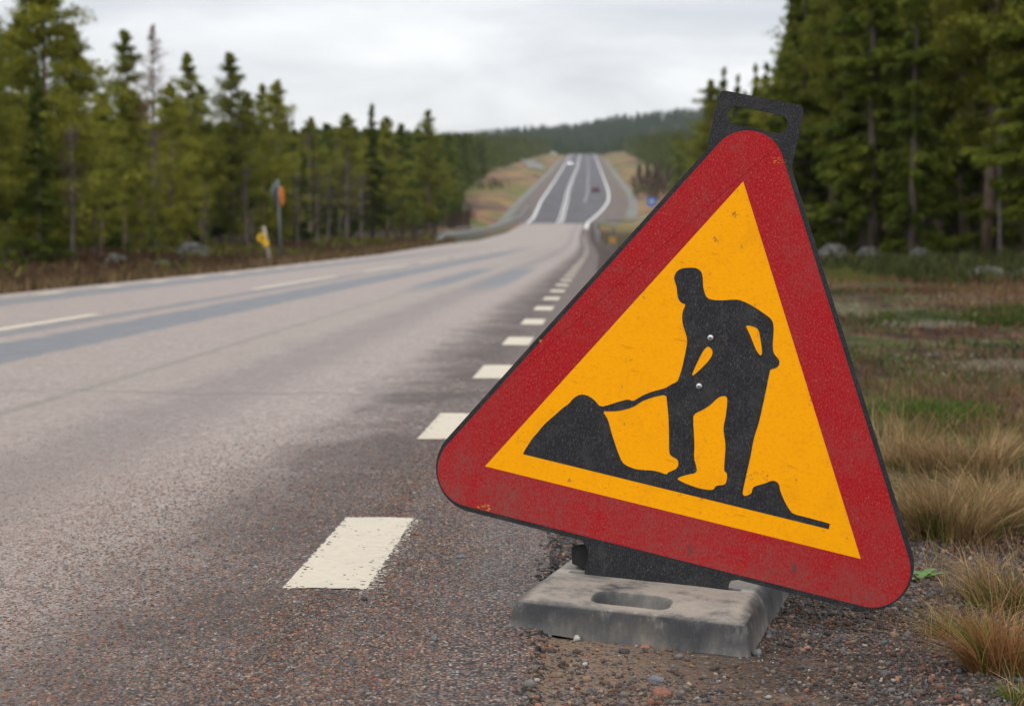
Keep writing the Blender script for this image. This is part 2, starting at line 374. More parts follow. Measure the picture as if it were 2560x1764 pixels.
link('edge_line_dashes', mk_mesh('edge_line_dashes', V, F, MT['paint']))['kind'] = 'structure'
V, F = merge([quad_strip(edge_r, .18, 1.08-3*i, 2.1-3*i, .008, .3) for i in range(3)])
link('edge_line_behind', mk_mesh('edge_line_behind', V, F, MT['paint']))['kind'] = 'structure'
edge_l = lambda y: XL(y)+.5
V, F = merge([quad_strip(edge_l, .16, 12+3*i, 13.1+3*i, .008, .3) for i in range(62)])
link('far_edge_line', mk_mesh('far_edge_line', V, F, MT['paint']))['kind'] = 'structure'
cen = smooth_tab([(-60, -7.35), (0, -4.60), (40, -2.80), (72, -1.3), (110, -.1), (166, 1.9), (200, 3.3), (265, 6.3), (300, 7.5), (345, 8.9), (394, 10.7), (445, 12.4), (600, 18.2), (808, 26.3), (1383, 47.2), (1700, 62)], .05)
V, F = merge([quad_strip(cen, .13, a, b, .008, .5) for a, b in [(-3, 6), (9, 18.1), (26.3, 34.6), (38.5, 47)]+[(50+12*i, 59+12*i) for i in range(5)]])
link('centre_line', mk_mesh('centre_line', V, F, MT['paint']))['kind'] = 'structure'
V, F = merge([quad_strip(edge_r, .36, 225, 1500, .02, 12), quad_strip(edge_l, .36, 262, 1500, .02, 12),
              quad_strip(lambda y: cen(y)-.28, .2, 262, 1500, .02, 12), quad_strip(lambda y: cen(y)+.28, .2, 262, 1500, .02, 12)])
link('hill_road_lines', mk_mesh('hill_road_lines', V, F, MT['paint2']))['kind'] = 'structure'
lane = itp([(380, 13.6), (394, 14.4), (445, 16.9), (600, 22.8), (808, 30.8), (1383, 52), (1500, 56)])
V, F = merge([quad_strip(lane, .2, 388+12*i, 394+12*i, .02, 3) for i in range(80)])
link('lane_line', mk_mesh('lane_line', V, F, MT['paint2']))['kind'] = 'structure'

# ------------------------------------------------------------------ stones
def ico(sub):
    bm = bmesh.new(); bmesh.ops.create_icosphere(bm, subdivisions=sub, radius=1)
    v = np.array([x.co[:] for x in bm.verts]); f = np.array([[y.index for y in x.verts] for x in bm.faces]); bm.free(); return v, f
def rot_mats(n, r):
    q = r.normal(size=(n, 4)); q /= np.linalg.norm(q, axis=1)[:, None]; w, x, y, z = q.T
    return np.stack([1-2*(y*y+z*z), 2*(x*y-z*w), 2*(x*z+y*w), 2*(x*y+z*w), 1-2*(x*x+z*z), 2*(y*z-x*w), 2*(x*z-y*w), 2*(y*z+x*w), 1-2*(x*x+y*y)], 1).reshape(n, 3, 3)
PAL = np.array([(.035, .035, .04), (.075, .08, .088), (.14, .135, .135), (.20, .075, .045), (.27, .125, .075), (.32, .20, .13), (.060, .042, .034), (.12, .060, .040), (.36, .33, .29), (.22, .17, .13)])
PW = np.array([.14, .17, .13, .11, .09, .07, .12, .10, .03, .04]); PW = PW/PW.sum()
def stones(name, P, size, mat, flat=.55, sink=.25, seed=0, sub=1, pw=PW, dust=None):
    r = np.random.default_rng(seed); v, f = ico(sub); n = len(P)
    Rm = rot_mats(n, r); jit = 1+r.normal(size=(n, len(v)))*.20
    sc = np.stack([np.ones(n), r.uniform(.6, .95, n), r.uniform(.5, .8, n)], 1)
    X = v[None]*jit[..., None]*sc[:, None]; X = np.einsum('nij,nkj->nki', Rm, X)
    X[..., 2] *= flat/.65; X *= (size/2)[:, None, None]
    X += np.asarray(P)[:, None]; X[..., 2] += (size*(.5*flat-sink*flat))[:, None]
    c = PAL[r.choice(len(PAL), n, p=pw)]*r.uniform(.75, 1.25, (n, 1))
    if dust is not None: c = c*(1-dust[:, None])+np.array([.31, .245, .205])*r.uniform(.8, 1.25, (n, 1))*dust[:, None]
    c = np.repeat(c[:, None], len(v), 1).reshape(-1, 3)
    F = (f[None]+(np.arange(n)*len(v))[:, None, None]).reshape(-1, 3)
    return mk_mesh(name, X.reshape(-1, 3), F, mat, sub > 1, colr=c)
def mat_stone():
    m = M('stone_chips'); c = m.attr('col', 'Color'); f = m.noise(500, 3, .7)
    col = m.mix(m.math('MULTIPLY', m.step(f, .4, .7), .35), c, (.30, .25, .20)); return m.fin(m.mix(.12, col, (.10, .07, .05)), .85, .12)
MT['stone'] = mat_stone()
def in_view(x, y, m=300):
    px = CX+x/np.maximum(y, .1)*FPX; py = 585+.78/np.maximum(y, .1)*FPX
    return (px > -m) & (px < 2560+m) & (py < 1764+m*2)
def scatter(n, v0, v1, y0, y1, seed, pwr=1.0):
    r = np.random.default_rng(seed); y = y0+(y1-y0)*r.random(n)**pwr; v = r.uniform(v0, v1, n); x = XR(y)+v; k = in_view(x, y)
    return x[k], y[k], v[k], r
BASE_P = Vector((.45, 3.74, 0))
def off_base(x, y):   # not inside the footprint of the rubber base
    ex = np.array([.972, -.233]); ey = np.array([.233, .972]); dx = x-.436; dy = y-3.675
    a = dx*ex[0]+dy*ex[1]; b = dx*ey[0]+dy*ey[1]; return ~((a > -.46) & (a < .01) & (b > 0) & (b < .66))
# loose gravel on the shoulder
x, y, v, r = scatter(170000, .0, 1.3, 2.9, 8.5, 11, 1.5)
patch = wav(x, y, .33, 2)+wav(x, y, .12, 5)*.6
k = off_base(x, y) & (r.random(len(x)) < np.clip(.30+.40*patch+.55*sm((y-3.75)/.5)+.45*sm((v-.38)/.2), .13, 1)); x, y = x[k], y[k]
pw2 = np.array([.20, .20, .13, .07, .045, .05, .17, .08, .03, .055]); pw2 /= pw2.sum()
P = np.stack([x, y, zs(x, y)], 1); sz = np.clip(np.exp(r.normal(math.log(.0048), .55, len(x))), .0025, .022)
tag(link('gravel', stones('gravel', P, sz, MT['stone'], seed=3, pw=pw2)), kind='stuff')
# aggregate standing proud of the asphalt near the camera
x, y, v, r = scatter(430000, -3.0, -.0, 2.9, 8.6, 12, 1.5)
dash = (np.abs(x-edge_r(y)) < .10) & (((y > 4.06) & (y < 5.13)) | ((y > 7.06) & (y < 8.13)))
k = off_base(x, y) & ~dash & (r.random(len(x)) < np.clip(1.15+v*.30, .35, 1)*(1-sm((y-4.6)/3.8))); x, y = x[k], y[k]
P = np.stack([x, y, H(x, y)+.003], 1); sz = np.clip(np.exp(r.normal(math.log(.0065), .28, len(x))), .003, .012)
tag(link('asphalt_chippings', stones('asphalt_chippings', P, sz, MT['stone'], flat=.42, sink=.45, seed=4, dust=.75*sm((-(x-XR(y))-.80)/.75))), kind='stuff')
# dark crumbs along the broken asphalt edge
r = np.random.default_rng(5); n = 1500; y = r.uniform(2.9, 6.5, n); x = XR(y)+r.normal(0, .016, n)+wav(y, y, .2)*.01
k = off_base(x, y); x, y = x[k], y[k]
P = np.stack([x, y, H(x, y)-.002], 1); sz = r.uniform(.006, .02, len(x))
tag(link('asphalt_crumbs', stones('asphalt_crumbs', P, sz, plain('crumb', (.022, .020, .019), .85, 0, .5, 90), flat=.6, seed=6)), kind='stuff')

# ------------------------------------------------------------------ the sign
Rr = Vector((1, 0, 0)); Ff = Vector((0, math.cos(PITCH), -math.sin(PITCH))); Uu = Vector((0, math.sin(PITCH), math.cos(PITCH)))
def ray(px, py): return Ff+Rr*((px-CX)/FPX)-Uu*((py-CY)/FPX)
SS = .79/.70
TOP, BL, BR_ = [CAM+(Vector(p)-CAM)*SS for p in ((.415, 3.582, .829), (-.049, 3.645, .309), (.611, 3.459, .168))]
sX = (BR_-BL).normalized(); sN = (TOP-BL).cross(BR_-BL).normalized()
if sN.y > 0: sN = -sN
sY = -sX.cross(sN).normalized()
if sY.dot(TOP-BL) < 0: sY = -sY
CEN = (TOP+BL+BR_)/3
def pl(px, py):      # photo pixel -> sign-plane coordinates
    d = ray(px, py); t = (CEN-CAM).dot(sN)/d.dot(sN); q = CAM+d*t-CEN; return Vector((q.dot(sX), q.dot(sY)))
T2, L2, R2 = [Vector(((p-CEN).dot(sX), (p-CEN).dot(sY))) for p in (TOP, BL, BR_)]
sign = bpy.data.objects.new('road_works_sign', None); COL.objects.link(sign); sign.empty_display_size = .1
# empty stands at the foot of the sign plate
zx = sX; zy = -sN; zz = zx.cross(zy).normalized()
foot2 = pl(1640, 1450); foot = CEN+sX*foot2.x+sY*foot2.y
Msig = Matrix((( sX.x, -sN.x, sY.x, foot.x), (sX.y, -sN.y, sY.y, foot.y), (sX.z, -sN.z, sY.z, foot.z), (0, 0, 0, 1)))
if Msig.to_3x3().determinant() < 0: raise RuntimeError('flip')
sign.matrix_world = Msig
tag(sign, 'large red and yellow triangular road works sign leaning in a grey rubber base', 'road sign')
def sl(p, depth): return Vector((p.x-foot2.x, depth, p.y-foot2.y))   # sign-local; depth<0 = towards the camera
def tri_round(d, rr, n=26):
    """inner triangle offset outward by d with corner radius rr"""
    c = [L2, R2, T2]; cen = (L2+R2+T2)/3; out = []; s = (R2-L2).length; k = ((s/3**.5)+2*d)/(s/3**.5)
    for i, p in enumerate(c):
        q = cen+(p-cen)*k; o = q-(q-cen).normalized()*2*rr
        a0 = math.atan2((q-cen).y, (q-cen).x)
        out += [o+Vector((math.cos(a0+t), math.sin(a0+t)))*rr for t in np.linspace(-math.pi/3, math.pi/3, n)]
    return out
def smooth_poly(pts, it=2):
    for _ in range(it):
        out = []
        for i, p in enumerate(pts):
            q = pts[(i+1) % len(pts)]
            out += [p*.75+q*.25, p*.25+q*.75]
        pts = out
    return pts
def area(p): return sum(p[i].x*p[(i+1) % len(p)].y-p[(i+1) % len(p)].x*p[i].y for i in range(len(p)))/2
def plate(name, loops, z0, z1, mat, parent):
    """flat plate with holes between depths z0 (front) and z1 (back)"""
    loops = [l if (area(l) > 0) == (i == 0) else list(reversed(l)) for i, l in enumerate(loops)]
    tris = tessellate_polygon([[Vector((p.x, p.y, 0)) for p in l] for l in loops])
    flat = [p for l in loops for p in l]; n = len(flat)
    vs = [sl(p, z0) for p in flat]+[sl(p, z1) for p in flat]; fs = []
    for t in tris:
        a, b, c = t; ar = (flat[b]-flat[a]).x*(flat[c]-flat[a]).y-(flat[b]-flat[a]).y*(flat[c]-flat[a]).x
        if abs(ar) < 1e-12: continue
        if ar < 0: b, c = c, b
        fs += [(a, b, c), (a+n, c+n, b+n)]
    s = 0
    for l in loops:
        m = len(l); fs += [(s+i, s+n+i, s+n+(i+1) % m, s+(i+1) % m) for i in range(m)]; s += m
    me = bpy.data.meshes.new(name); me.from_pydata(vs, [], fs); me.materials.append(mat); me.update()
    return link(name, me, parent)
PX = (R2-L2).length/967.0       # metres per photo pixel on the plate
def mat_black():
    m = M('scuffed_black_plastic'); f = m.noise(420, 3, .8, m.coord((1, 1, .5))); g = m.noise(22, 5, .7); h = m.noise(130, 4, .8)
    col = m.ramp(f, [(.32, (.011, .011, .013)), (.56, (.022, .022, .025)), (.64, (.065, .065, .068)), (.74, (.17, .165, .155))])
    col = m.mix(m.math('MULTIPLY', m.step(g, .45, .70), .22), col, (.10, .09, .078))
    col = m.mix(m.math('MULTIPLY', m.step(h, .62, .74), .35), col, (.15, .14, .12))
    m.bump(f, .3, .0006); return m.fin(col, .65, .2)
def mat_red():
    m = M('dirty_red_sheeting'); f = m.noise(330, 4, .8, m.coord((1, 1, .55))); g = m.noise(8, 6, .68); h = m.noise(34, 5, .7); w = m.noise(170, 4, .8)
    col = m.ramp(f, [(.30, (.31, .002, .005)), (.47, (.375, .006, .011)), (.57, (.39, .024, .024)), (.66, (.42, .08, .07)), (.74, (.50, .18, .15))])
    low = m.n('ShaderNodeSeparateXYZ'); m.t.links.new(m.tc.outputs['Object'], low.inputs[0])
    zl = m.math('SUBTRACT', 1, m.step(m.math('ADD', low.outputs[2], m.math('MULTIPLY', low.outputs[0], .10)), .02, .30))       # splash dirt near the lower edge
    dirt = m.math('ADD', m.math('MULTIPLY', m.step(g, .42, .70), .34), m.math('MULTIPLY', m.math('MULTIPLY', zl, m.step(g, .32, .52)), .42))
    col = m.mix(m.math('MULTIPLY', dirt, m.math('ADD', .15, m.math('MULTIPLY', m.step(w, .35, .65), 1.1)), clamp=True), col, (.22, .075, .065))
    col = m.mix(m.math('MULTIPLY', m.math('MULTIPLY', m.step(h, .60, .70), m.step(g, .47, .6)), .65), col, (.12, .085, .075))
    # one long crease scratch
    cr_ = m.math('ADD', m.math('SUBTRACT', m.math('MULTIPLY', low.outputs[0], .96), m.math('MULTIPLY', low.outputs[2], .72)), m.math('MULTIPLY', m.noise(40, 3), .006))
    col = m.mix(m.math('MULTIPLY', m.band(cr_, -.6105, -.6085, .0007), .6), col, (.14, .004, .008))
    m.bump(f, .12, .0005); return m.fin(col, .5, .10)
def mat_yellow():
    m = M('yellow_sheeting'); f = m.noise(260, 4, .75, m.coord((.5, 1, 1))); g = m.noise(12, 6, .7); h = m.noise(48, 4, .8); sc = m.noise(30, 4, .7, m.coord((.35, 1, 2.5)))
    col = m.ramp(f, [(.28, (.80, .275, .0)), (.45, (.98, .385, .0)), (.75, (1.0, .42, .001))])
    col = m.mix(m.math('MULTIPLY', m.step(g, .48, .74), .30), col, (.66, .22, .004))
    col = m.mix(m.math('MULTIPLY', m.math('MULTIPLY', m.step(h, .63, .70), m.step(g, .49, .60)), .65), col, (.20, .09, .03))
    col = m.mix(m.math('MULTIPLY', m.step(sc, .64, .70), .40), col, (.45, .16, .01))
    sp = m.math('GREATER_THAN', m.noise(700, 2, .6), .755); col = m.mix(m.math('MULTIPLY', sp, .6), col, (.28, .12, .02))
    m.bump(f, .10, .0004); return m.fin(col, .55, .08)
MT['black'] = mat_black(); MT['red'] = mat_red(); MT['yellow'] = mat_yellow()
ZF = -.0025      # front of the black plate
plate('backing_plate', [tri_round(122*PX, 113*PX, 30)], ZF, .0025, MT['black'], sign)
def zz2(pts, ox, oy, k): return [pl(ox+a/k, oy+b/k) for a, b in pts]
K2 = 5.32
hand = zz2([(350, 950), (420, 640), (475, 400), (505, 240), (522, 185), (560, 150), (610, 145), (1100, 240), (1560, 328), (1610, 345), (1638, 385), (1640, 430), (1610, 590), (1570, 800), (1520, 1010), (1478, 1175), (1300, 1320), (700, 1250), (400, 1100)], 1700, 200, K2)
slot = [(760, 350), (1060, 405), (1350, 463)]+[(1350+math.cos(t)*126*.7-(-math.sin(t))*0, 590+math.sin(t)*127) for t in np.linspace(-math.pi/2+.2, math.pi/2-.2, 10)]
slot = []
c0, c1, rr = (752, 471), (1312, 590), 123
ang = math.atan2(c1[1]-c0[1], c1[0]-c0[0])
slot += [(c1[0]+rr*math.cos(t), c1[1]+rr*math.sin(t)) for t in np.linspace(ang-math.pi/2, ang+math.pi/2, 12)]
slot += [(c0[0]+rr*math.cos(t), c0[1]+rr*math.sin(t)) for t in np.linspace(ang+math.pi/2, ang+3*math.pi/2, 12)]
plate('carry_handle', [hand, zz2(slot, 1700, 200, K2)], ZF+.0004, .0021, MT['black'], sign)
K6 = 1.8528
ft = zz2([(740, 440), (757, 472), (772, 492), (780, 525), (778, 555), (764, 590), (762, 640), (1428, 730), (1430, 668), (1440, 650), (1470, 646), (1510, 640), (1500, 560)], 1050, 1100, K6)
plate('foot_tab', [ft], ZF+.0006, .0019, MT['black'], sign)
plate('red_border', [tri_round(110*PX, 93*PX, 30), [L2, R2, T2]], ZF-.0009, ZF-.0002, MT['red'], sign)
plate('yellow_field', [[L2, R2, T2]], ZF-.0007, ZF-.0002, MT['yellow'], sign)
K5 = 2.2802
outer = [(65,1127),(75,1105),(95,1075),(120,1035),(150,1003),(180,965),(215,932),(250,903),(290,865),(325,843),(345,817),(370,797),(395,788),(420,790),(450,803),(480,828),(505,860),(560,846),(610,829),(668,815),(685,825),(700,822),(720,810),(750,792),(800,772),(850,759),(880,750),(905,733),(945,715),(955,690),(968,650),(980,600),(990,550),(1001,495),(998,460),(988,430),(975,390),(971,350),(975,315),(988,285),(990,275),(968,268),(952,250),(944,225),(941,180),(935,160),(925,130),(930,105),(945,83),(970,71),(1000,67),(1040,67),(1065,75),(1082,92),(1089,120),(1090,170),(1098,205),(1108,232),(1125,245),(1150,251),(1200,253),(1250,249),(1290,248),(1330,262),(1380,288),(1430,322),(1470,350),(1487,372),(1493,400),(1491,450),(1487,500),(1489,540),(1500,565),(1520,585),(1527,605),(1520,628),(1500,640),(1475,645),(1470,660),(1462,700),(1450,760),(1435,830),(1420,900),(1405,960),(1385,1020),(1372,1075),(1365,1120),(1352,1180),(1338,1240),(1325,1300),(1316,1340),(1318,1360),(1330,1366),(1350,1360),(1368,1348),(1371,1325),(1385,1310),(1420,1300),(1450,1292),(1475,1280),(1495,1278),(1515,1288),(1525,1305),(1530,1335),(1545,1375),(1565,1415),(1590,1455),(1610,1470),(1700,1492),(1813,1523),(1812,1526),(1807,1551),(1806,1554),(1800,1552.6),(935,1340.5),(75,1129.5)]
holes = [[(518,883),(560,884),(600,883),(640,876),(685,862),(710,850),(735,831),(770,815),(820,800),(881,788),(885,830),(893,900),(897,1000),(897,1110),(902,1130),(920,1145),(940,1153),(950,1170),(951,1190),(940,1210),(915,1222),(890,1232),(886,1243),(870,1240),(840,1228),(800,1220),(750,1218),(705,1213),(660,1196),(632,1177),(610,1130),(590,1070),(570,1010),(555,950),(540,915)],
 [(1036,900),(1080,880),(1130,850),(1165,815),(1190,799),(1215,796),(1228,805),(1229,830),(1222,900),(1212,950),(1206,985),(1213,1030),(1219,1080),(1215,1150),(1209,1225),(1226,1232),(1228,1260),(1222,1290),(1210,1303),(1175,1305),(1160,1312),(1152,1328),(1130,1332),(1080,1325),(1030,1310),(980,1290),(938,1268),(970,1252),(1010,1243),(1056,1232),(1052,1195),(1038,1150),(1042,1080),(1038,1000),(1034,940)],
 [(1117,514),(1135,522),(1147,545),(1140,570),(1120,600),(1090,630),(1060,660),(1026,686),(1035,655),(1060,600),(1080,560),(1098,530)],
 [(1330,395),(1365,397),(1407,415),(1415,460),(1425,520),(1427,555),(1420,568),(1408,558),(1390,530),(1375,490),(1350,430)]]
plate('worker_pictogram', [smooth_poly(zz2(outer, 1280, 640, K5), 1)]+[smooth_poly(zz2(h, 1280, 640, K5), 1) for h in holes], ZF-.0013, ZF-.0008, MT['black'], sign)
# two cross-head screws
steel = plain('screw_steel', (.55, .54, .52), .35, .9, .15, 300)
dark = plain('screw_recess', (.03, .03, .03), .6)
rust = plain('rust_smear', (.13, .065, .03), .9, 0, .4, 400)
for (zx_, zy_) in ((1133, 466), (1068, 742)):
    c = sl(pl(1280+zx_/K5, 640+zy_/K5), 0); rad = 8.0*PX; mb = MB(); n = 20; rings = [(1, -.0038), (.97, -.0048), (.75, -.0060), (.4, -.0067), (0, -.0070)]
    vs = []
    for q, d in rings[:-1]: vs += [Vector((c.x+rad*q*math.cos(2*math.pi*k/n), d, c.z+rad*q*math.sin(2*math.pi*k/n))) for k in range(n)]
    vs.append(Vector((c.x, rings[-1][1], c.z))); fs = [(j*n+k, j*n+(k+1) % n, (j+1)*n+(k+1) % n, (j+1)*n+k) for j in range(3) for k in range(n)]+[(3*n+k, 3*n+(k+1) % n, 4*n) for k in range(n)]
    s_ = MB().add(vs, fs).build('screw', steel, sign, True)
    MB().box((c.x, -.0070, c.z), (rad*.95, .0006, rad*.24)).box((c.x, -.00702, c.z), (rad*.24, .0006, rad*.95)).build('cross_recess', dark, s_)
# rubber-dark stub of the foot behind the plate
stub = zz2([(686, 500), (700, 488), (770, 480), (790, 620), (690, 575)], 1050, 1100, K6)
plate('foot_stub', [stub], .03, .085, plain('black_rubber', (.012, .012, .012), .7, 0, .4, 60), sign)
# scraped paint showing orange in two corners, pits
def scrape(pts, seed, spread, n, name, mat, sz):
    r = random.Random(seed); mb = MB()
    for _ in range(n):
        c = pl(pts[0]+r.uniform(-spread[0], spread[0]), pts[1]+r.uniform(-spread[1], spread[1])); a = r.uniform(-.6, .2); L = r.uniform(.4, 1)*sz; w = L*r.uniform(.25, .5)
        vs = [sl(c+Vector((math.cos(a)*L*math.cos(t)-math.sin(a)*w*math.sin(t), math.sin(a)*L*math.cos(t)+math.cos(a)*w*math.sin(t)))*r.uniform(.7, 1.2), ZF-.00165) for t in np.linspace(0, 2*math.pi, 7)[:-1]]
        mb.add(vs, [tuple(range(6))])
    mb.build(name, mat, sign)
orange = plain('exposed_orange', (.75, .22, .01), .6, 0, .3, 500)
scrape((1948, 403), 1, (18, 9), 22, 'scratch', orange, .0022)
scrape((1208, 1268), 2, (16, 8), 10, 'scratch', orange, .004)
scrape((1353, 852), 3, (4, 5), 5, 'scratch', orange, .003)

grime = plain('grey_grime', (.085, .07, .065), .8, 0, .4, 500)
scrape((1727, 1372), 4, (5, 13), 26, 'grime_smear', grime, .0026); scrape((1984, 1420), 5, (5, 12), 22, 'grime_smear', grime, .0026)
scrape((1353, 1204), 6, (8, 6), 10, 'grime_smear', grime, .002); scrape((1478, 812), 7, (12, 8), 12, 'grime_smear', grime, .002); scrape((1890, 1188), 8, (24, 10), 16, 'grime_smear', plain('brown_grime', (.30, .15, .05), .8, 0, .4, 500), .0022)
rust_ = plain('rust_scrape', (.16, .085, .04), .9, 0, .4, 400); ZF0 = ZF
for a_, b_ in ((1757, 858), (1808, 848), (1762, 952)): scrape((a_, b_), a_, (9, 4), 7, 'rust_smear', rust_, .0018)
# ------------------------------------------------------------------ rubber base
ex = Vector((.9655, -.2450, -.062)).normalized(); ey = Vector((.267, .9637, 0)); ey = (ey-ex*ey.dot(ex)).normalized(); ez = ex.cross(ey)  
org = Vector((.430, 3.675, h1(.436, 3.675)-.002))
baseo = bpy.data.objects.new('rubber_sign_base', None); COL.objects.link(baseo); baseo.empty_display_size = .1
cm = org-ex*.222+ey*.33
baseo.matrix_world = Matrix(((ex.x, ey.x, ez.x, cm.x), (ex.y, ey.y, ez.y, cm.y), (ex.z, ey.z, ez.z, cm.z), (0, 0, 0, 1)))
tag(baseo, 'worn grey rubber block with an oval hand recess holding up the triangular sign', 'sign base')
def mat_rubber():
    m = M('dusty_recycled_rubber'); f = m.noise(260, 4, .75); g = m.noise(11, 5, .65, m.coord((1, 1, .5))); h = m.noise(45, 5, .7, m.coord((1.0, 1, .35)))
    col = m.ramp(g, [(.34, (.065, .065, .067)), (.50, (.135, .130, .122)), (.64, (.23, .205, .175))])
    geo = m.n('ShaderNodeNewGeometry'); sn = m.n('ShaderNodeSeparateXYZ'); m.t.links.new(geo.outputs['Normal'], sn.inputs[0])
    dust = m.math('MULTIPLY', m.step(sn.outputs[2], .72, .99), m.step(g, .30, .58))      # dust settles on upward faces
    col = m.mix(m.math('MULTIPLY', dust, .68), col, (.39, .345, .29))
    col = m.mix(m.math('MULTIPLY', m.step(h, .52, .7), .30), col, (.06, .058, .058))
    wear = m.math('MULTIPLY', m.attr('edge'), m.step(h, .32, .5)); col = m.mix(m.math('MULTIPLY', wear, .8), col, (.042, .042, .046))
    col = m.mix(m.math('MULTIPLY', m.step(f, .55, .75), .30), col, (.26, .23, .20))
    col = m.mix(m.math('MULTIPLY', m.math('SUBTRACT', 1, m.step(f, .28, .4)), .5), col, (.03, .03, .03))
    m.bump(m.math('ADD', f, m.math('MULTIPLY', h, .4)), .55, .0022); return m.fin(col, .88, .2)
def build_base():
    Wd, D = .444, .66; nx, ny = 139, 187
    xs_ = np.linspace(-Wd/2, Wd/2, nx); ys_ = np.linspace(-D/2+.01, D/2-.0, ny)
    X, Y = np.meshgrid(xs_, ys_); yf = Y+D/2      # distance from the front face
    z = .064+.014*sm((yf-.005)/.17)-.010*sm((yf-.19)/.03)*sm((.30-yf)/.03)*0
    z -= .008*sm((yf-.50)/.14)
    # side shoulders
    e = np.minimum(X+Wd/2, Wd/2-X); z -= .020*np.clip(1-e/.026, 0, 1)**2*sm((yf-.02)/.2)
    ef = yf; z -= .012*np.clip(1-ef/.024, 0, 1)**2
    # oval hand recess in the front slope
    qx, qy = np.abs(X+.010)-.052, np.abs(yf-.092)-.014; d = np.hypot(np.clip(qx, 0, None), np.clip(qy, 0, None))+np.minimum(np.maximum(qx, qy), 0)
    z -= .034*sm((.026-d)/.013)
    # slot that takes the sign foot
    qx, qy = np.abs(X-.00)-.17, np.abs(yf-SLOTY)-.005; d = np.maximum(qx, qy); z -= .02*sm((.006-d)/.005)
    z += wav(X, Y, .03)*.0008+wav(X, Y, .11, 3)*.0014
    # corners rounded in plan
    Xp, Yp = X.copy(), Y.copy(); rc = .022
    for sx in (-1, 1):
        for sy in (-1, 1):
            cxx, cyy = sx*(Wd/2-rc), sy*(D/2-rc); m_ = ((X-cxx)*sx > 0) & ((Y-cyy)*sy > 0)
            dx, dy = (X-cxx)/rc, (Y-cyy)/rc; mxx = np.maximum(np.abs(dx), np.abs(dy)); L = np.maximum(np.hypot(dx, dy), 1e-6)
            k = np.where(m_, mxx/L, 1); Xp = np.where(m_, cxx+(X-cxx)*k, Xp); Yp = np.where(m_, cyy+(Y-cyy)*k, Yp)
    V = np.stack([Xp, Yp, z], -1).reshape(-1, 3); i = (np.arange(ny-1)[:, None]*nx+np.arange(nx-1)[None]).ravel()
    F = [np.stack([i, i+1, i+nx+1, i+nx], 1)]
    per = [k for k in range(nx)]+[j*nx+nx-1 for j in range(1, ny)]+[(ny-1)*nx+k for k in range(nx-2, -1, -1)]+[j*nx for j in range(ny-2, 0, -1)]
    per = np.array(per); top = V[per]; rows = [per]; allV = [V]; n0 = len(V)
    for q, fr in enumerate((.97, .85, .5, .15, 0)):
        b = top.copy(); b[:, 2] = top[:, 2]*fr; out = .010*(1-fr)+.003*(q > 0)+.0012*wav(b[:, 0], b[:, 1], .02, q)
        nn = np.stack([np.sign(b[:, 0])*(np.abs(b[:, 0]) > Wd/2-.021), np.sign(b[:, 1])*(np.abs(b[:, 1]) > D/2-.021)], 1)
        b[:, 0] += nn[:, 0]*out; b[:, 1] += nn[:, 1]*out
        if fr == 0: b[:, 2] = .005*wav(b[:, 0], b[:, 1], .09, 2)+.004+.008*sm((-.05-b[:, 0])/.15)
        rows.append(np.arange(len(per))+n0); allV.append(b); n0 += len(per)
    for a, b in zip(rows[:-1], rows[1:]):
        F.append(np.stack([a, b, np.roll(b, -1), np.roll(a, -1)], 1))
    V = np.concatenate(allV); ed = np.zeros(len(V)); yy = (Y+D/2).ravel(); ee = e.ravel()
    ed[:nx*ny] = np.maximum(sm(1-yy/.035), sm(1-ee/.028)); ed[nx*ny:nx*ny+len(per)*2] = 1; ed[nx*ny+len(per)*2:nx*ny+len(per)*3] = .5
    F[0] = F[0]
    me = mk_mesh('block', V, F, mat_rubber(), True, attrs=dict(edge=ed)); return link('block', me, baseo)
fl = baseo.matrix_world.inverted() @ foot; SLOTY = fl.y+.33
print('FOOT in base coords', fl, 'top height there ~.094')
build_base()

# ------------------------------------------------------------------ single pebbles
def pebble(px, py, size, c, label, flat=.7, seed=0):
    p = at(px, py); v, f = ico(3); r = random.Random(seed); o_ = Vector((r.random()*9, r.random()*9, 0))
    vv = [Vector(q)*(1+.30*mnoise.noise(Vector(q)*1.1+o_)+.10*mnoise.noise(Vector(q)*3+o_)) for q in v]
    M_ = Matrix.Rotation(r.uniform(0, 6), 3, 'Z'); vv = [M_ @ Vector((q.x*size/2, q.y*size*.36, q.z*size*.5*flat)) for q in vv]
    me = mk_mesh('pebble', [q[:] for q in vv], f, plain('pebble_stone', c, .75, 0, .25, 120), True)
    o = link('pebble', me); o.location = (p.x, p.y, p.z+.004+size*.20*flat); tag(o, label, 'stone', 'loose stones on the shoulder')
pebble(1442, 1610, .020, (.42, .39, .34), 'pale cream pebble against the front foot of the rubber base', seed=1)
pebble(1150, 1402, .017, (.17, .18, .19), 'grey pebble on the asphalt to the right of the big white dash', seed=2)
pebble(1892, 1644, .021, (.16, .16, .16), 'flat grey stone at the right corner of the rubber base', seed=3)
pebble(911, 1508, .018, (.06, .06, .06), 'dark stone touching the lower right end of the nearest white dash', seed=4)
pebble(1086, 1608, .019, (.12, .13, .13), 'blue-grey pebble on dark asphalt between white dash and rubber base', seed=5)
pebble(1640, 1712, .028, (.15, .15, .15), 'large rounded grey stone on the sand in front of the rubber base', seed=6)
pebble(1612, 1630, .024, (.27, .13, .08), 'orange-brown flat stone just in front of the rubber base', seed=7, flat=.45)
pebble(2018, 1626, .018, (.30, .15, .11), 'salmon pink pebble on dark soil right of the rubber base', seed=8, flat=.5)
pebble(2211, 1697, .018, (.10, .12, .13), 'dark blue-grey pebble in gravel near the bottom right', seed=9)
pebble(1655, 1745, .034, (.22, .09, .06), 'rust-red stone at the bottom edge below the rubber base', seed=10, flat=.6)

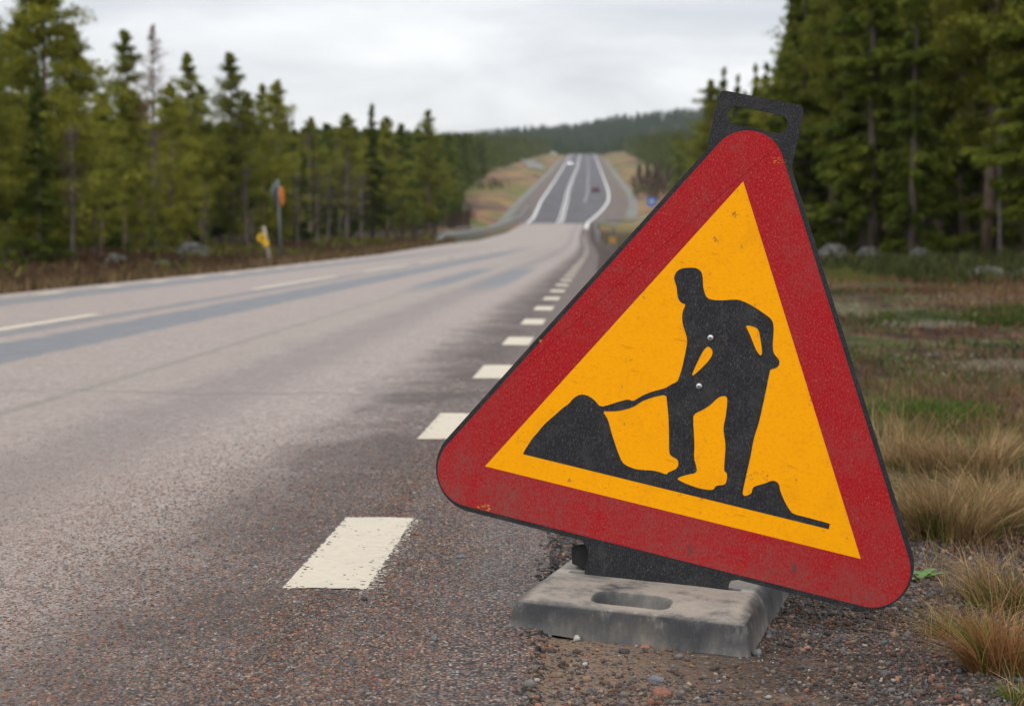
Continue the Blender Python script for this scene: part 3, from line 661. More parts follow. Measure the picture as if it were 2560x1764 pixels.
# ------------------------------------------------------------------ boulders
def mat_boulder():
    m = M('lichened_granite'); f = m.noise(6, 6, .7); g = m.noise(1.6, 4, .6)
    col = m.ramp(f, [(.36, (.028, .027, .024)), (.5, (.075, .072, .065)), (.68, (.19, .18, .165))])
    col = m.mix(m.math('MULTIPLY', m.step(g, .5, .65), .6), col, (.12, .12, .07)); m.bump(f, .6, .06); return m.fin(col, .9, .15)
MT['boulder'] = mat_boulder()
bv, bf = ico(4)
def boulder(px, py, wpx, asp, label, seed, group):
    p = at(px, py); w = wpx/FPX*p.y; o_ = Vector((seed*3.1, seed*1.7, 0)); V = []
    for q in bv:
        q = Vector(q); q = q*(1+.28*mnoise.noise(q*.9+o_)+.10*mnoise.noise(q*2.6+o_)+.03*mnoise.noise(q*8+o_)); V.append((q.x*w/2, q.y*w*.42, q.z*w*.5*asp))
    o = link('boulder', mk_mesh('boulder', V, bf, MT['boulder'], True)); o.location = (p.x, p.y, p.z+w*.04*asp); tag(o, label, 'boulder', group)
gR = 'boulders at the foot of the forest behind the sign'; gL = 'boulders left of the road'
boulder(2082, 652, 82, .95, 'rounded grey boulder closest to the right edge of the triangle, before the trees', 1, gR)
boulder(2172, 650, 62, .9, 'small dark grey boulder between the rounded boulder and the pale-topped boulder', 2, gR)
boulder(2302, 652, 72, .85, 'pale-topped boulder under the dark trunk right of the sign', 3, gR)
boulder(2475, 700, 110, .6, 'broad flat grey boulder in the heath near the right edge', 4, gR)
boulder(2556, 695, 60, .7, 'pinkish boulder cut by the right edge of the photo', 5, gR)
boulder(290, 665, 66, .8, 'grey boulder in scrub by the dark spruce on the left of the road', 6, gL)
boulder(485, 650, 92, .85, 'largest grey boulder left of the road, at the feet of the pines', 7, gL)
boulder(415, 672, 74, .5, 'low flat pale boulder in front of the largest left boulder', 8, gL)
boulder(362, 660, 46, .6, 'small pale boulder between two grey boulders on the left verge', 9, gL)
boulder(2339, 890, 22, .9, 'small whitish stone alone in the brown heather right of the sign', 10, gR)
boulder(2545, 812, 30, .8, 'little grey stone in moss near the right edge', 11, gR)

# ------------------------------------------------------------------ grasses and heath
def blades(name, P, L, wd, lean, c0, c1, mat, seed=0, parent=None, vary=.3, segs=3):
    """P (n,3), L (n) lengths, lean (n,2) sideways offset of the tip"""
    r = np.random.default_rng(seed); n = len(P); t = np.linspace(0, 1, segs+1); ang = r.uniform(0, math.pi, n)
    s = np.stack([np.cos(ang), np.sin(ang), np.zeros(n)], 1)
    pts = P[:, None]+np.stack([lean[:, 0, None]*t**1.8, lean[:, 1, None]*t**1.8, L[:, None]*(t-.25*t**2*(np.hypot(lean[:, 0], lean[:, 1])/np.maximum(L, 1e-3))[:, None].clip(0, 1.5))], -1)
    w = (wd[:, None]*(1-t*.85))[..., None]*s[:, None]/2
    V = np.stack([pts-w, pts+w], 2).reshape(-1, 3)
    b = (np.arange(n)*(segs+1)*2)[:, None]+np.arange(segs)[None]*2; b = b.ravel()
    F = np.stack([b, b+1, b+3, b+2], 1)
    mixk = np.clip(r.random((n, 1)), 0, 1); cc = (np.asarray(c0)[None]*(1-mixk)+np.asarray(c1)[None]*mixk)*r.uniform(1-vary, 1+vary, (n, 1))
    cc = np.repeat(cc, (segs+1)*2, 0)
    return link(name, mk_mesh(name, V, F, mat, False, colr=cc), parent)
def mat_vcol(name, rough=.7, trans=.25):
    m = M(name); c = m.attr('col', 'Color'); m.fin(c, rough, .15)
    tr = m.n('ShaderNodeBsdfTranslucent'); m.t.links.new(c, tr.inputs[0]); mx_ = m.n('ShaderNodeMixShader'); mx_.inputs[0].default_value = trans
    m.t.links.new(m.b.outputs[0], mx_.inputs[1]); m.t.links.new(tr.outputs[0], mx_.inputs[2]); m.t.links.new(mx_.outputs[0], m.out.inputs[0]); return m.m
MT['blade'] = mat_vcol('grass_blades')
STRAW0, STRAW1, GR0, GR1 = (.17, .10, .04), (.54, .37, .19), (.05, .085, .010), (.15, .20, .03)
def tussock(px, py, hpx, wpx, n, label, seed, green=.3, leanx=0, red=0):
    p = at(px, py); r = np.random.default_rng(seed); w = wpx/FPX*p.y; hh = hpx/FPX*p.y
    o = empty('grass_tussock', p); tag(o, label, 'grass tussock', 'grass tussocks beside the gravel')
    for nm, k, c0, c1, hs in (('dry_blades', 1-green, STRAW0 if not red else (.22, .10, .035), STRAW1 if not red else (.36, .19, .08), 1), ('green_blades', green, GR0, GR1, .72)):
        m_ = int(n*k)
        if m_ < 5: continue
        ns = 16; sub = r.integers(0, ns, m_); sa = r.uniform(0, 2*math.pi, ns); sq = np.sqrt(r.random(ns)); sL = r.uniform(.45, 1.1, ns); slx = r.normal(0, .30, (ns, 2)); srad = r.uniform(.03, .10, ns)
        a = r.uniform(0, 2*math.pi, m_); q = np.sqrt(r.random(m_)); X = np.cos(sa[sub])*sq[sub]*w*.34+np.cos(a)*q*w*srad[sub]; Y = np.sin(sa[sub])*sq[sub]*w*.34+np.sin(a)*q*w*srad[sub]
        L = hh*hs*sL[sub]*r.uniform(.35, 1.1, m_); wild = r.normal(0, .26, (m_, 2))*(1+1.5*(r.random((m_, 1)) < .12))
        ln = np.stack([np.cos(sa[sub])*sq[sub]*L*.7+(wild[:, 0]+slx[sub, 0]+leanx)*L+np.cos(a)*q*L*.2, np.sin(sa[sub])*sq[sub]*L*.7+(wild[:, 1]+slx[sub, 1])*L+np.sin(a)*q*L*.2], 1)
        Z = H(X+p.x, Y+p.y)-p.z-.004
        blades(nm, np.stack([X, Y, Z], 1), L, np.full(m_, .0016+.0003*p.y)*r.uniform(.6, 1.3, m_), ln, c0, c1, MT['blade'], seed, o, vary=.45)
tussock(2390, 1345, 235, 400, 3600, 'big dry straw-coloured tussock beside the right corner of the triangle', 1, .22, .15)
tussock(2280, 1330, 150, 160, 900, 'small yellow-green tussock half hidden behind the sign corner', 8, .5)
tussock(2500, 1300, 190, 260, 1800, 'dry brown tussock behind the big straw-coloured one', 2, .1, -.1)
tussock(2520, 1690, 240, 300, 1700, 'green and rust coloured tussock in the bottom right corner', 3, .48, -.12, 1)
tussock(2400, 1600, 150, 200, 420, 'thin green tuft left of the bottom right tussock', 4, .6)
tussock(2330, 1602, 140, 50, 60, 'sparse wiry tuft of few green blades on the gravel', 5, .6)
tussock(2222, 1556, 38, 26, 40, 'tiny green sprig right below the corner of the triangle', 6, .9)
tussock(2530, 1520, 190, 300, 1100, 'brown wiry tussock above the bottom right one, by the edge', 7, .25)
tussock(2250, 1180, 180, 260, 1300, 'pale dry tussock behind the right edge of the triangle', 9, .1)
tussock(2440, 1190, 150, 300, 1500, 'brown grass tussock farther back in the heather', 10, .15)
tussock(2550, 1764, 120, 130, 300, 'low green grass at the very bottom right corner', 11, .8)
# leafy weeds
def weed(px, py, n, size, label, seed):
    p = at(px, py); r = random.Random(seed); o = empty('leafy_weed', p); tag(o, label, 'weed'); mt = plain('fresh_leaf', (.06, .16, .015), .5, 0, .3, 60)
    for k in range(n):
        a = r.uniform(0, 6.28) if n > 3 else k*2.2+.3; L = size*r.uniform(.6, 1.1); up = r.uniform(.15, .5); vs = []; fs = []
        for i in range(6):
            t = i/5; w = L*.16*math.sin(math.pi*min(1, t*.9+.08)); c = Vector((math.cos(a)*L*t, math.sin(a)*L*t, .004+L*up*t*(1-.5*t))); s = Vector((-math.sin(a), math.cos(a), 0))*w
            vs += [c-s+Vector((0, 0, w*.4)), c, c+s+Vector((0, 0, w*.4))]
        for i in range(5):
            for j in range(2): fs.append((i*3+j, i*3+j+1, i*3+j+4, i*3+j+3))
        MB().add(vs, fs).build('leaf', mt, o, True)
weed(2300, 1452, 4, .075, 'bright green rosette of leaves at the sign corner on the gravel', 1)
weed(2410, 1525, 4, .06, 'fresh green leaves in the grass right of the sign corner', 2)
weed(2470, 1525, 3, .05, 'small green leaves beside tall straw near the right edge', 3)
# low cover over the heath: wiry grass near, heather clumps farther
def cover(name, n, d0, d1, y0, y1, seed, Lm, wm, c0, c1, thr, dens_p=2.0, side=1, scl=1.4, vary=.35, sharp=.2):
    r = np.random.default_rng(seed); y = y0+(y1-y0)*r.random(n)**dens_p; d = d0+(d1-d0)*r.random(n)
    x = XR(y)+d if side > 0 else XL(y)-d
    k = (np.abs(x/np.maximum(y, .1))*FPX < 1450) & (wav(x, y*.5, scl, seed)+r.normal(0, sharp, n) > thr) & off_base(x, y)
    x, y = x[k], y[k]; L = Lm*r.uniform(.4, 1.2, len(x))*(1+y*.012); ln = r.normal(0, .5, (len(x), 2))*L[:, None]
    P = np.stack([x, y, H(x, y)-.01], 1)
    o = blades(name, P, L, wm*(1+y*.10)*r.uniform(.6, 1.4, len(x)), ln, c0, c1, MT['blade'], seed, vary=vary, segs=2); tag(o, kind='stuff')
cover('grass', 24000, .85, 2.4, 3.4, 9, 21, .085, .0018, STRAW0, STRAW1, -.1, 1.2, vary=.5)
cover('green_grass', 14000, .95, 2.4, 3.4, 10, 34, .07, .0018, GR0, GR1, .1, 1.2, vary=.5, scl=.5)
cover('grass', 80000, 1.1, 10, 5, 40, 22, .10, .0022, (.10, .055, .026), (.32, .20, .10), .05, 1.7, sharp=.12)
cover('heather', 90000, 1.0, 12, 5, 75, 23, .085, .004, (.050, .021, .012), (.20, .095, .055), -.12, 1.7, scl=1.9, sharp=.1)
cover('moss', 90000, 1.0, 14, 5.5, 80, 24, .06, .006, (.025, .042, .005), (.085, .12, .016), .27, 1.7, scl=1.6, sharp=.08)
cover('crowberry', 60000, 1.2, 14, 7, 80, 29, .09, .006, (.012, .020, .006), (.04, .055, .014), .22, 1.6, scl=2.4, sharp=.08)
cover('lichen', 26000, 2, 12, 12, 50, 33, .03, .010, (.22, .21, .14), (.42, .40, .29), .42, 1.4, scl=1.3, sharp=.06)
cover('blueberry_scrub', 26000, 5, 16, 25, 90, 25, .24, .012, (.018, .026, .007), (.075, .080, .018), .0, 1.2, scl=3)
cover('roadside_grass', 24000, .25, 4, 22, 150, 26, .17, .008, (.075, .045, .022), (.22, .15, .07), -.15, 1.3, -1, scl=2)
cover('roadside_scrub', 60000, 2, 16, 22, 170, 27, .20, .014, (.045, .026, .016), (.13, .07, .035), -.25, 1.3, -1, scl=3)
cover('roadside_scrub', 14000, 3, 16, 22, 170, 28, .30, .018, (.06, .07, .012), (.18, .17, .03), .35, 1.3, -1, scl=3)
def spot(name, px, py, wpx, hpx, n, L, wd, c0, c1, seed):
    r = np.random.default_rng(seed); a = at(px, py+hpx/2); b = at(px, py-hpx/2); y = r.uniform(a.y, b.y, n); u = r.normal(0, .38, n); x = (px-CX)/FPX*y+u*wpx/FPX*y
    k = (wav(x, y*.5, .5, seed)+r.normal(0, .12, n) > -.12) & (r.random(n) < 1-np.abs((y-a.y)/(b.y-a.y)*2-1)**2); x, y = x[k], y[k]
    LL_ = L*r.uniform(.4, 1.2, len(x)); ln = r.normal(0, .7, (len(x), 2))*LL_[:, None]
    tag(blades(name, np.stack([x, y, H(x, y)+.01], 1), LL_, np.full(len(x), wd), ln, c0, c1, MT['blade'], seed, vary=.3, segs=2), kind='stuff')
spot('lichen', 2180, 782, 240, 34, 9000, .06, .018, (.12, .115, .06), (.34, .32, .20), 71)
spot('lichen', 2310, 812, 120, 26, 3500, .06, .020, (.20, .17, .12), (.38, .34, .27), 72)
spot('lichen', 2520, 925, 130, 24, 3000, .05, .014, (.15, .12, .08), (.32, .27, .19), 73)
spot('moss', 2440, 800, 320, 60, 14000, .09, .014, (.018, .030, .004), (.07, .11, .012), 74)
spot('moss', 2330, 1042, 170, 34, 7000, .06, .005, (.03, .06, .006), (.09, .17, .02), 75)
spot('moss', 2110, 690, 180, 40, 7000, .12, .02, (.03, .05, .006), (.12, .17, .02), 76)
#spot('heather', 2480, 900, 260, 60, 12000, .10, .010, (.05, .020, .012), (.15, .062, .036), 77)
# a few tall straws
r = np.random.default_rng(3); P = []; 
for px, py in [(2420, 1560), (2480, 1540), (2540, 1520), (2385, 1500), (2300, 1640), (2500, 1750)]: p = at(px, py); P.append(p[:])
P = np.array(P); o = blades('tall_straw', P, np.array([.24, .20, .26, .17, .11, .14]), np.full(6, .0016), np.array([(.03, .0), (-.04, 0), (-.05, .02), (.05, 0), (.02, 0), (.03, 0)]), (.42, .31, .16), (.5, .38, .22), MT['blade'], 1, vary=.05, segs=6); tag(o, kind='stuff')
o['category'] = 'grass'

# ------------------------------------------------------------------ trees
def mat_foliage(name, dark_, mid, light):
    m = M(name); f = m.noise(1.1, 3, .6); g = m.noise(9, 3, .6)
    oi = m.n('ShaderNodeObjectInfo'); rn = oi.outputs['Random']
    k = m.math('ADD', m.math('MULTIPLY', f, .75), m.math('ADD', m.math('MULTIPLY', g, .25), m.math('MULTIPLY', m.math('SUBTRACT', rn, .5), .16)))
    col = m.ramp(k, [(.36, dark_), (.5, mid), (.62, light)]); m.fin(col, .7, .12)
    tr = m.n('ShaderNodeBsdfTranslucent'); m.t.links.new(col, tr.inputs[0]); mx_ = m.n('ShaderNodeMixShader'); mx_.inputs[0].default_value = .3
    m.t.links.new(m.b.outputs[0], mx_.inputs[1]); m.t.links.new(tr.outputs[0], mx_.inputs[2]); m.t.links.new(mx_.outputs[0], m.out.inputs[0]); return m.m
def mat_bark(name, a, b):
    m = M(name); f = m.noise(6, 5, .7, m.coord((1, 1, .25))); m.bump(f, .6, .03); return m.fin(m.ramp(f, [(.3, a), (.7, b)]), .9, .15)
MT['spruce'] = mat_foliage('spruce_needles', (.045, .064, .010), (.090, .115, .013), (.165, .185, .020))
MT['pine'] = mat_foliage('pine_needles', (.090, .103, .014), (.195, .200, .023), (.31, .30, .040))
MT['deadfol'] = mat_foliage('dead_needles', (.10, .05, .04), (.18, .09, .065), (.26, .15, .11))
MT['farfol'] = mat_foliage('far_needles', (.032, .052, .014), (.075, .100, .020), (.150, .165, .035))
MT['bark'] = mat_bark('grey_bark', (.045, .034, .026), (.15, .12, .095)); MT['barkr'] = mat_bark('pine_bark', (.10, .065, .042), (.24, .18, .13)); MT['birch'] = mat_bark('birch_bark', (.10, .08, .075), (.32, .28, .26))
MT['twig'] = plain('purple_twigs', (.095, .065, .06), .85, 0, .3, 4)
def quads(c, d, n_, ln, wd, r):
    """n elongated quads at centres c, long axis d"""
    s = np.cross(d, r.normal(size=d.shape)); s /= np.linalg.norm(s, axis=1)[:, None]+1e-9
    a = d*ln[:, None]/2; b = s*wd[:, None]/2
    V = np.stack([c-a, c+b*.9-a*.1, c+a, c-b*.9-a*.1], 1).reshape(-1, 3); return V, np.arange(len(V)).reshape(-1, 4)
def trunk_mb(h, r0, r, bend=.12, n=8, stubs=0, z0s=.1, z1s=.5):
    pts = []; rad = []; k = r.uniform(-1, 1, 4)*bend
    for i in range(9): t = i/8; pts.append((k[0]*math.sin(t*3)+k[1]*t*.5, k[2]*math.sin(t*2.6)+k[3]*t*.5, h*t-.05)); rad.append(r0*(1-t)**.8+.012)
    mb = MB().tube(pts, rad, n)
    for _ in range(stubs):
        z = h*r.uniform(z0s, z1s); a = r.uniform(0, 6.28); L = r.uniform(.4, 1.1); c = Vector((np.interp(z/h, np.linspace(0, 1, 9), [p[0] for p in pts]), np.interp(z/h, np.linspace(0, 1, 9), [p[1] for p in pts]), z))
        mb.tube([c, c+Vector((math.cos(a)*L*.6, math.sin(a)*L*.6, -.02)), c+Vector((math.cos(a)*L, math.sin(a)*L, -.18*L))], [.022, .013, .006], 4, False)
    return mb, pts
def spruce(seed, h, rad, clear, nq, fine=1.0, drp=.35):
    r = np.random.default_rng(seed); mb, pts = trunk_mb(h, .011*h+.02, r, .06, 8, 8, .03, clear+.1)
    C, D, L = [], [], []
    nb = int(h*11); bz = clear+(1-clear)*np.sort(r.random(nb))**.92
    prof_r = rad*(1-(bz-clear)/(1-clear))**.82*r.uniform(.62, 1.12, nb)*(.75+.25*np.sin(bz*h*2.1+seed))+.10
    w = prof_r/prof_r.sum(); cnt = np.maximum(6, (w*nq).astype(int))
    for z, L0, n in zip(bz, prof_r, cnt):
        a = r.uniform(0, 2*math.pi); t = r.random(n)**.75; up = .25*(z > .8)-.0
        x = t*L0; zz = z*h+up*x-drp*x*t+.12*L0*t**3*2; sp = r.normal(0, .16*L0*.35+.05, n)*(.3+t); dz = r.normal(0, .05, n)-np.abs(r.normal(0, .09, n))
        C.append(np.stack([np.cos(a)*x-np.sin(a)*sp, np.sin(a)*x+np.cos(a)*sp, zz+dz], 1))
        dd = np.stack([np.cos(a)*np.ones(n), np.sin(a)*np.ones(n), -.5*np.ones(n)], 1)+r.normal(0, .55, (n, 3)); D.append(dd/np.linalg.norm(dd, axis=1)[:, None])
    C = np.concatenate(C); D = np.concatenate(D); n = len(C); V, F = quads(C, D, n, r.uniform(.16, .34, n)*fine, r.uniform(.05, .10, n)*fine, r)
    return mb, V, F
def pine(seed, h, rad, clear, nq, fine=1.0, dens=9.5):
    r = np.random.default_rng(seed); mb, pts = trunk_mb(h, .0085*h+.02, r, .16, 8, 12, .15, clear+.15)
    C, D = [], []; nb = int(h*dens); bz = clear+(1-clear)*np.sort(r.random(nb)); tt = (bz-clear)/(1-clear)
    L0s = rad*np.clip((1-tt)**.72*(.45+.9*np.minimum(tt*3, 1))/1.15, .07, 1)*r.uniform(.35, 1.3, nb)
    per = nq//(nb*3)+1
    for z, L0 in zip(bz, L0s):
        a = r.uniform(0, 2*math.pi); rise = r.uniform(.05, .5)+.5*max(0, z-.6)*2; c0 = np.array([np.interp(z, np.linspace(0, 1, 9), [p[0] for p in pts]), np.interp(z, np.linspace(0, 1, 9), [p[1] for p in pts]), z*h])
        e = c0+np.array([math.cos(a)*L0, math.sin(a)*L0, L0*rise]); mb.tube([c0, c0*.5+e*.5+np.array([0, 0, -.03]), e], [.028, .016, .006], 4, False)
        for q in range(3):
            t = (1.0, .72, .48)[q]; cc = c0*(1-t)+e*t+r.normal(0, .10, 3)*L0*.6; R_ = r.uniform(.26, .46)*(.8+.25*L0)*(1-.45*max(0, (z-.8)/.2))*(1 if q == 0 else .85); n = per
            d = r.normal(size=(n, 3)); d /= np.linalg.norm(d, axis=1)[:, None]; rr = r.random(n)**.6*R_*1.1; p = cc+d*rr[:, None]*np.array([1.15, 1.15, .72]); C.append(p)
            dd = d+np.array([0, 0, .5])+r.normal(0, .4, (n, 3)); D.append(dd/np.linalg.norm(dd, axis=1)[:, None])
    C = np.concatenate(C); D = np.concatenate(D); n = len(C); V, F = quads(C, D, n, r.uniform(.12, .24, n)*fine, r.uniform(.04, .085, n)*fine, r)
    return mb, V, F
def bare(seed, h, nt=700):
    r = np.random.default_rng(seed); mb, pts = trunk_mb(h, .06, r, .22, 7); tw = MB()
    for _ in range(46):
        z = r.uniform(.25, .98); a = r.uniform(0, 6.28); L = (1.05-z)*h*.22+.35; c0 = Vector((np.interp(z, np.linspace(0, 1, 9), [p[0] for p in pts]), np.interp(z, np.linspace(0, 1, 9), [p[1] for p in pts]), z*h))
        e = c0+Vector((math.cos(a)*L*.55, math.sin(a)*L*.55, L*.9)); tw.tube([c0, c0.lerp(e, .5)+Vector((0, 0, -.08)), e], [.02, .011, .005], 3, False)
        for _ in range(nt//46):
            t = r.uniform(.25, 1); p = c0.lerp(e, t); d = Vector(r.normal(size=3)*.5)+Vector((math.cos(a)*.4, math.sin(a)*.4, .9)); q = p+d.normalized()*r.uniform(.2, .6)
            s = Vector(r.normal(size=3)).cross(q-p).normalized()*.008; tw.add([p-s, p+s, q], [(0, 1, 2)])
    return mb, tw
PRO = {}
for i, (h, rad, cl) in enumerate([(12, 2.2, .05), (12, 1.9, .10), (12, 1.5, .04)]): PRO['spruce%d' % i] = ('spruce', 12)+spruce(100+i, h, rad, cl, 18000, 1.1)
for i, (h, rad, cl) in enumerate([(12, 2.3, .22), (12, 1.9, .32), (12, 2.6, .10), (12, 1.7, .26)]): PRO['pine%d' % i] = ('pine', 12)+pine(200+i, h, rad, cl, 17000, 1.05)
PRO['pine4'] = ('pine', 12)+pine(210, 12, 2.5, .05, 24000, 1.05, 13)
PRO['pine5'] = ('pine', 12)+pine(211, 12, 2.0, .10, 19000, 1.05, 11)
PRO['dead0'] = ('deadfol', 12)+pine(300, 12, 1.6, .35, 2400, .9)
PRO['young0'] = ('spruce', 4)+spruce(400, 4, 1.1, .02, 3500, .8)
meshes = {}
for k, (mat, h, mb, V, F) in PRO.items():
    meshes[k] = (mb.mesh('trunk', MT['barkr' if 'pine' in k else 'bark'], True), mk_mesh('crown', V, F, MT[mat]), h)
for i in range(2):
    mb, tw = bare(500+i, 8); meshes['bare%d' % i] = (mb.mesh('trunk', MT['birch'], True), tw.mesh('crown', MT['twig']), 8)
NAMES = dict(spruce='spruce_tree', pine='pine_tree', dead='dead_pine_tree', young='young_spruce', bare='leafless_birch')
CATS = dict(spruce='spruce', pine='pine', dead='dead pine', young='young spruce', bare='birch')
def tree(key, x, y, h, label, group, wide=1.0, rz=None, lean=0):
    tm, cm_, h0 = meshes[key]; k = ''.join(c for c in key if c.isalpha()); z = h1(x, y)
    o = bpy.data.objects.new(NAMES[k], None); COL.objects.link(o); s = h/h0; o.location = (x, y, z-.05); o.rotation_euler = (lean*.5, lean, random.uniform(0, 6.28) if rz is None else rz); o.scale = (s*wide, s*wide, s); o.empty_display_size = .3
    tag(o, label, CATS[k], group)
    for nm, me in (('trunk', tm), ('crown', cm_)): c = bpy.data.objects.new(nm, me); COL.objects.link(c); c.parent = o
    return o
def tree_px(key, px, top, Y, label, group, wide=1.0):
    x = (px-CX)/FPX*Y; h = (585-top)/FPX*Y+.735-h1(x, Y); return tree(key, x, Y, h, label, group, wide)
GL, GRt = 'trees of the forest left of the road', 'trees of the forest right of the road'
front = [('pine4', 118, -75, 66, 'tallest bushy pine at the left, its crown cut by the top edge', 1.35),
 ('pine4', 62, 45, 70, 'full green pine shoulder left of the tallest pine', 1.2),
 ('pine4', 178, 70, 69, 'full green pine shoulder right of the tallest pine', 1.15),
 ('spruce0', 100, 170, 60, 'dark spruce in front of the tallest left pine, dark green down to the ground', .95),
 ('pine4', -25, 20, 64, 'pine cut by the left edge of the photo', 1.2),
 ('pine5', 318, 85, 100, 'pointed pine just left of the reddish dead pine', 1.0),
 ('dead0', 385, 72, 98, 'reddish dead pine with bare pointed tip', .95),
 ('pine5', 472, 140, 108, 'slender pine with narrow top right of the reddish dead pine', .95),
 ('pine1', 505, 215, 112, 'lower pine tucked against the slender narrow-topped pine', 1.0),
 ('pine5', 578, 140, 114, 'tall narrow tree with ragged tip standing clear of its neighbours', 1.1),
 ('pine3', 618, 235, 125, 'short round-topped pine in the dip after the tall narrow tree', 1.2),
 ('pine5', 660, 215, 135, 'thin pine directly above and left of the orange-edged road sign', .8),
 ('pine4', 695, 208, 138, 'bushy pine above the orange-edged road sign', 1.05),
 ('pine2', 210, 150, 84, 'green pine filling the gap between the tallest pine and the pointed pine', 1.1),
 ('pine1', 255, 235, 90, 'lower pine under the gap of sky at the left', 1.2),
 ('pine4', 430, 215, 95, 'yellow-green bushy pine under the reddish dead pine', 1.1),
 ('pine2', 350, 330, 88, 'bushy pine below the pointed pine, with pale bare stem', 1.0),
 ('pine3', 780, 295, 160, 'pine with small top at the start of the low treeline', 1.0),
 ('spruce2', 735, 300, 150, 'narrow dark spruce right of the orange-edged road sign', 1.0),
 ('pine0', 868, 288, 172, 'low round pine left of the twin-topped tree', 1.1),
 ('spruce1', 932, 262, 175, 'taller dark tree sticking out of the low treeline', 1.15),
 ('pine1', 968, 295, 185, 'pine right beside the taller dark tree of the low treeline', 1.1),
 ('pine5', 1072, 280, 208, 'pointed tree marking the right end of the near left forest', 1.1),
 ('pine2', 1010, 440, 195, 'bright green young pine low at the end of the left forest', 1.3),
 ('bare0', 868, 400, 140, 'leafless purple-grey birch at the forest edge left of the guard rail', 1.3),
 ('bare1', 818, 430, 138, 'second leafless birch, shorter, beside the purple-grey one', 1.2),
 ('bare1', 795, 450, 132, 'thin leafless birch between the sign post and the purple-grey birch', 1.2),
 ('young0', 385, 545, 84, 'young bright spruce in front of the pale trunks on the left', 1.0),
 ('young0', 322, 585, 78, 'tiny yellowish spruce beside the left boulders', 1.0),
 ('bare0', 240, 500, 70, 'small leafless birch before the dark spruce on the left', 1.0),
 ('bare1', 620, 420, 112, 'leafless grey birch left of the orange-edged road sign', 1.1),
 ('bare1', 388, 330, 92, 'tall pale bare stem in front of the reddish dead pine', .8),
 ('bare1', 422, 430, 96, 'thin pale stem left of the largest boulder', .7),
 ('bare0', 516, 450, 100, 'pale stem rising behind the largest boulder', .7),
 ('bare1', 250, 560, 74, 'short forked pale stem beside the grey boulder at the left', .7),
 ('bare0', 905, 430, 145, 'last leafless birch before the guard rail begins', 1.3),
 ('bare0', 745, 430, 128, 'grey-brown leafless birch just right of the orange-edged sign', 1.1),
 ('young0', 15, 560, 50, 'young green spruce by the left edge of the photo', 1.1)]
for k, px, top, Y, lab, wd in front: tree_px(k, px, top, Y, lab, GL, wd)
sk = itp([(-300, 60), (0, 60), (60, 160), (230, 250), (290, 220), (400, 240), (480, 250), (620, 290), (720, 315), (900, 322), (1100, 325), (1300, 336)])
placed = []
def fill(n, ygen, side, seed, labs, group, kinds, sky, gap=1.6, depth=40):
    r = np.random.default_rng(seed); c = 0; tries = 0
    while c < n and tries < n*60:
        tries += 1; y = ygen(r); e = LFOR(y) if side < 0 else RFOR(y); d = depth*r.random()**1.3; x = e-d if side < 0 else e+d; px = CX+x/y*FPX
        if px < -260 or px > 2820: continue
        if any((x-a)**2+(y-b)**2 < gap**2*(1+y/150) for a, b in placed): continue
        top = float(sky(px)); hmax = (585-top)/FPX*y+.735-h1(x, y)
        if hmax < 4: continue
        h = min(r.uniform(8.5, 14), hmax*r.uniform(.78, .99)); k = kinds[r.integers(len(kinds))]
        if side > 0: h = min(r.uniform(11, 17), hmax)
        placed.append((x, y)); kk = ''.join(q for q in k if q.isalpha())
        tree(k, x, y, max(h, 3.5), labs[kk], group, r.uniform(.85, 1.25)); c += 1
LL = dict(pine='green pine among the crowded trees of the forest left of the road', spruce='dark spruce among the crowded trees of the forest left of the road', bare='leafless birch deep in the forest left of the road', dead='brown dead pine in the forest left of the road')
fill(105, lambda r: r.uniform(58, 190), -1, 31, LL, GL, ['pine0', 'pine1', 'pine2', 'pine3', 'pine4', 'pine5', 'spruce0', 'spruce1', 'spruce2', 'bare0', 'bare1'], sk, 1.5, 32)
fill(30, lambda r: r.uniform(180, 250), -1, 36, LL, GL, ['pine0', 'pine1', 'spruce0', 'spruce1', 'spruce2'], sk, 1.5, 28)
# right forest: first the ones that can be told apart
frontR = [('spruce0', 2010, -120, 70, 'first tall conifer right of the sign handle, branches reaching over the sky', 1.35),
 ('pine1', 2085, -160, 68, 'dark narrow pine crossing the top edge above the triangle', 1.0),
 ('spruce0', 2165, -300, 60, 'broad bright green spruce in the middle of the right forest', 1.25),
 ('spruce1', 2275, -330, 64, 'spruce standing over the dark trunk beside the pale-topped boulder', 1.2),
 ('pine2', 2240, -100, 74, 'conifer with thin reddish trunk in the right forest', 1.0),
 ('pine1', 2410, -420, 58, 'tall pine with dark trunk right of the boulders', 1.1),
 ('spruce0', 2480, -260, 56, 'green spruce near the right edge of the photo', 1.2),
 ('spruce1', 2570, -380, 50, 'spruce cut by the right edge of the photo', 1.2),
 ('spruce2', 1805, 170, 120, 'slim dark spruce tip just left of the black sign handle', 1.0),
 ('spruce2', 1840, 188, 125, 'thin spruce tip directly above the black sign handle', .9),
 ('spruce2', 1887, 162, 118, 'pointed spruce above the right half of the sign handle', 1.0),
 ('spruce2', 1912, 158, 116, 'slightly fuller spruce tip next to the pointed one above the handle', 1.1),
 ('pine2', 1775, 208, 135, 'bushy conifer where the distant hill meets the right forest', 1.2),
 ('spruce1', 1860, 235, 105, 'broad conifer seen through the slot of the sign handle', 1.3),
 ('pine2', 1930, 250, 95, 'dense pine behind the upper right side of the triangle', 1.3),
 ('bare0', 1760, 420, 120, 'leafless birch left of the sign handle at the forest edge', 1.3),
 ('bare0', 2500, 250, 52, 'tall leafless birch near the right edge of the photo', 1.4),
 ('bare1', 2195, 440, 62, 'pale thin bare stem between two boulders', .8)]
for k, px, top, Y, lab, wd in frontR: tree_px(k, px, top, Y, lab, GRt, wd)
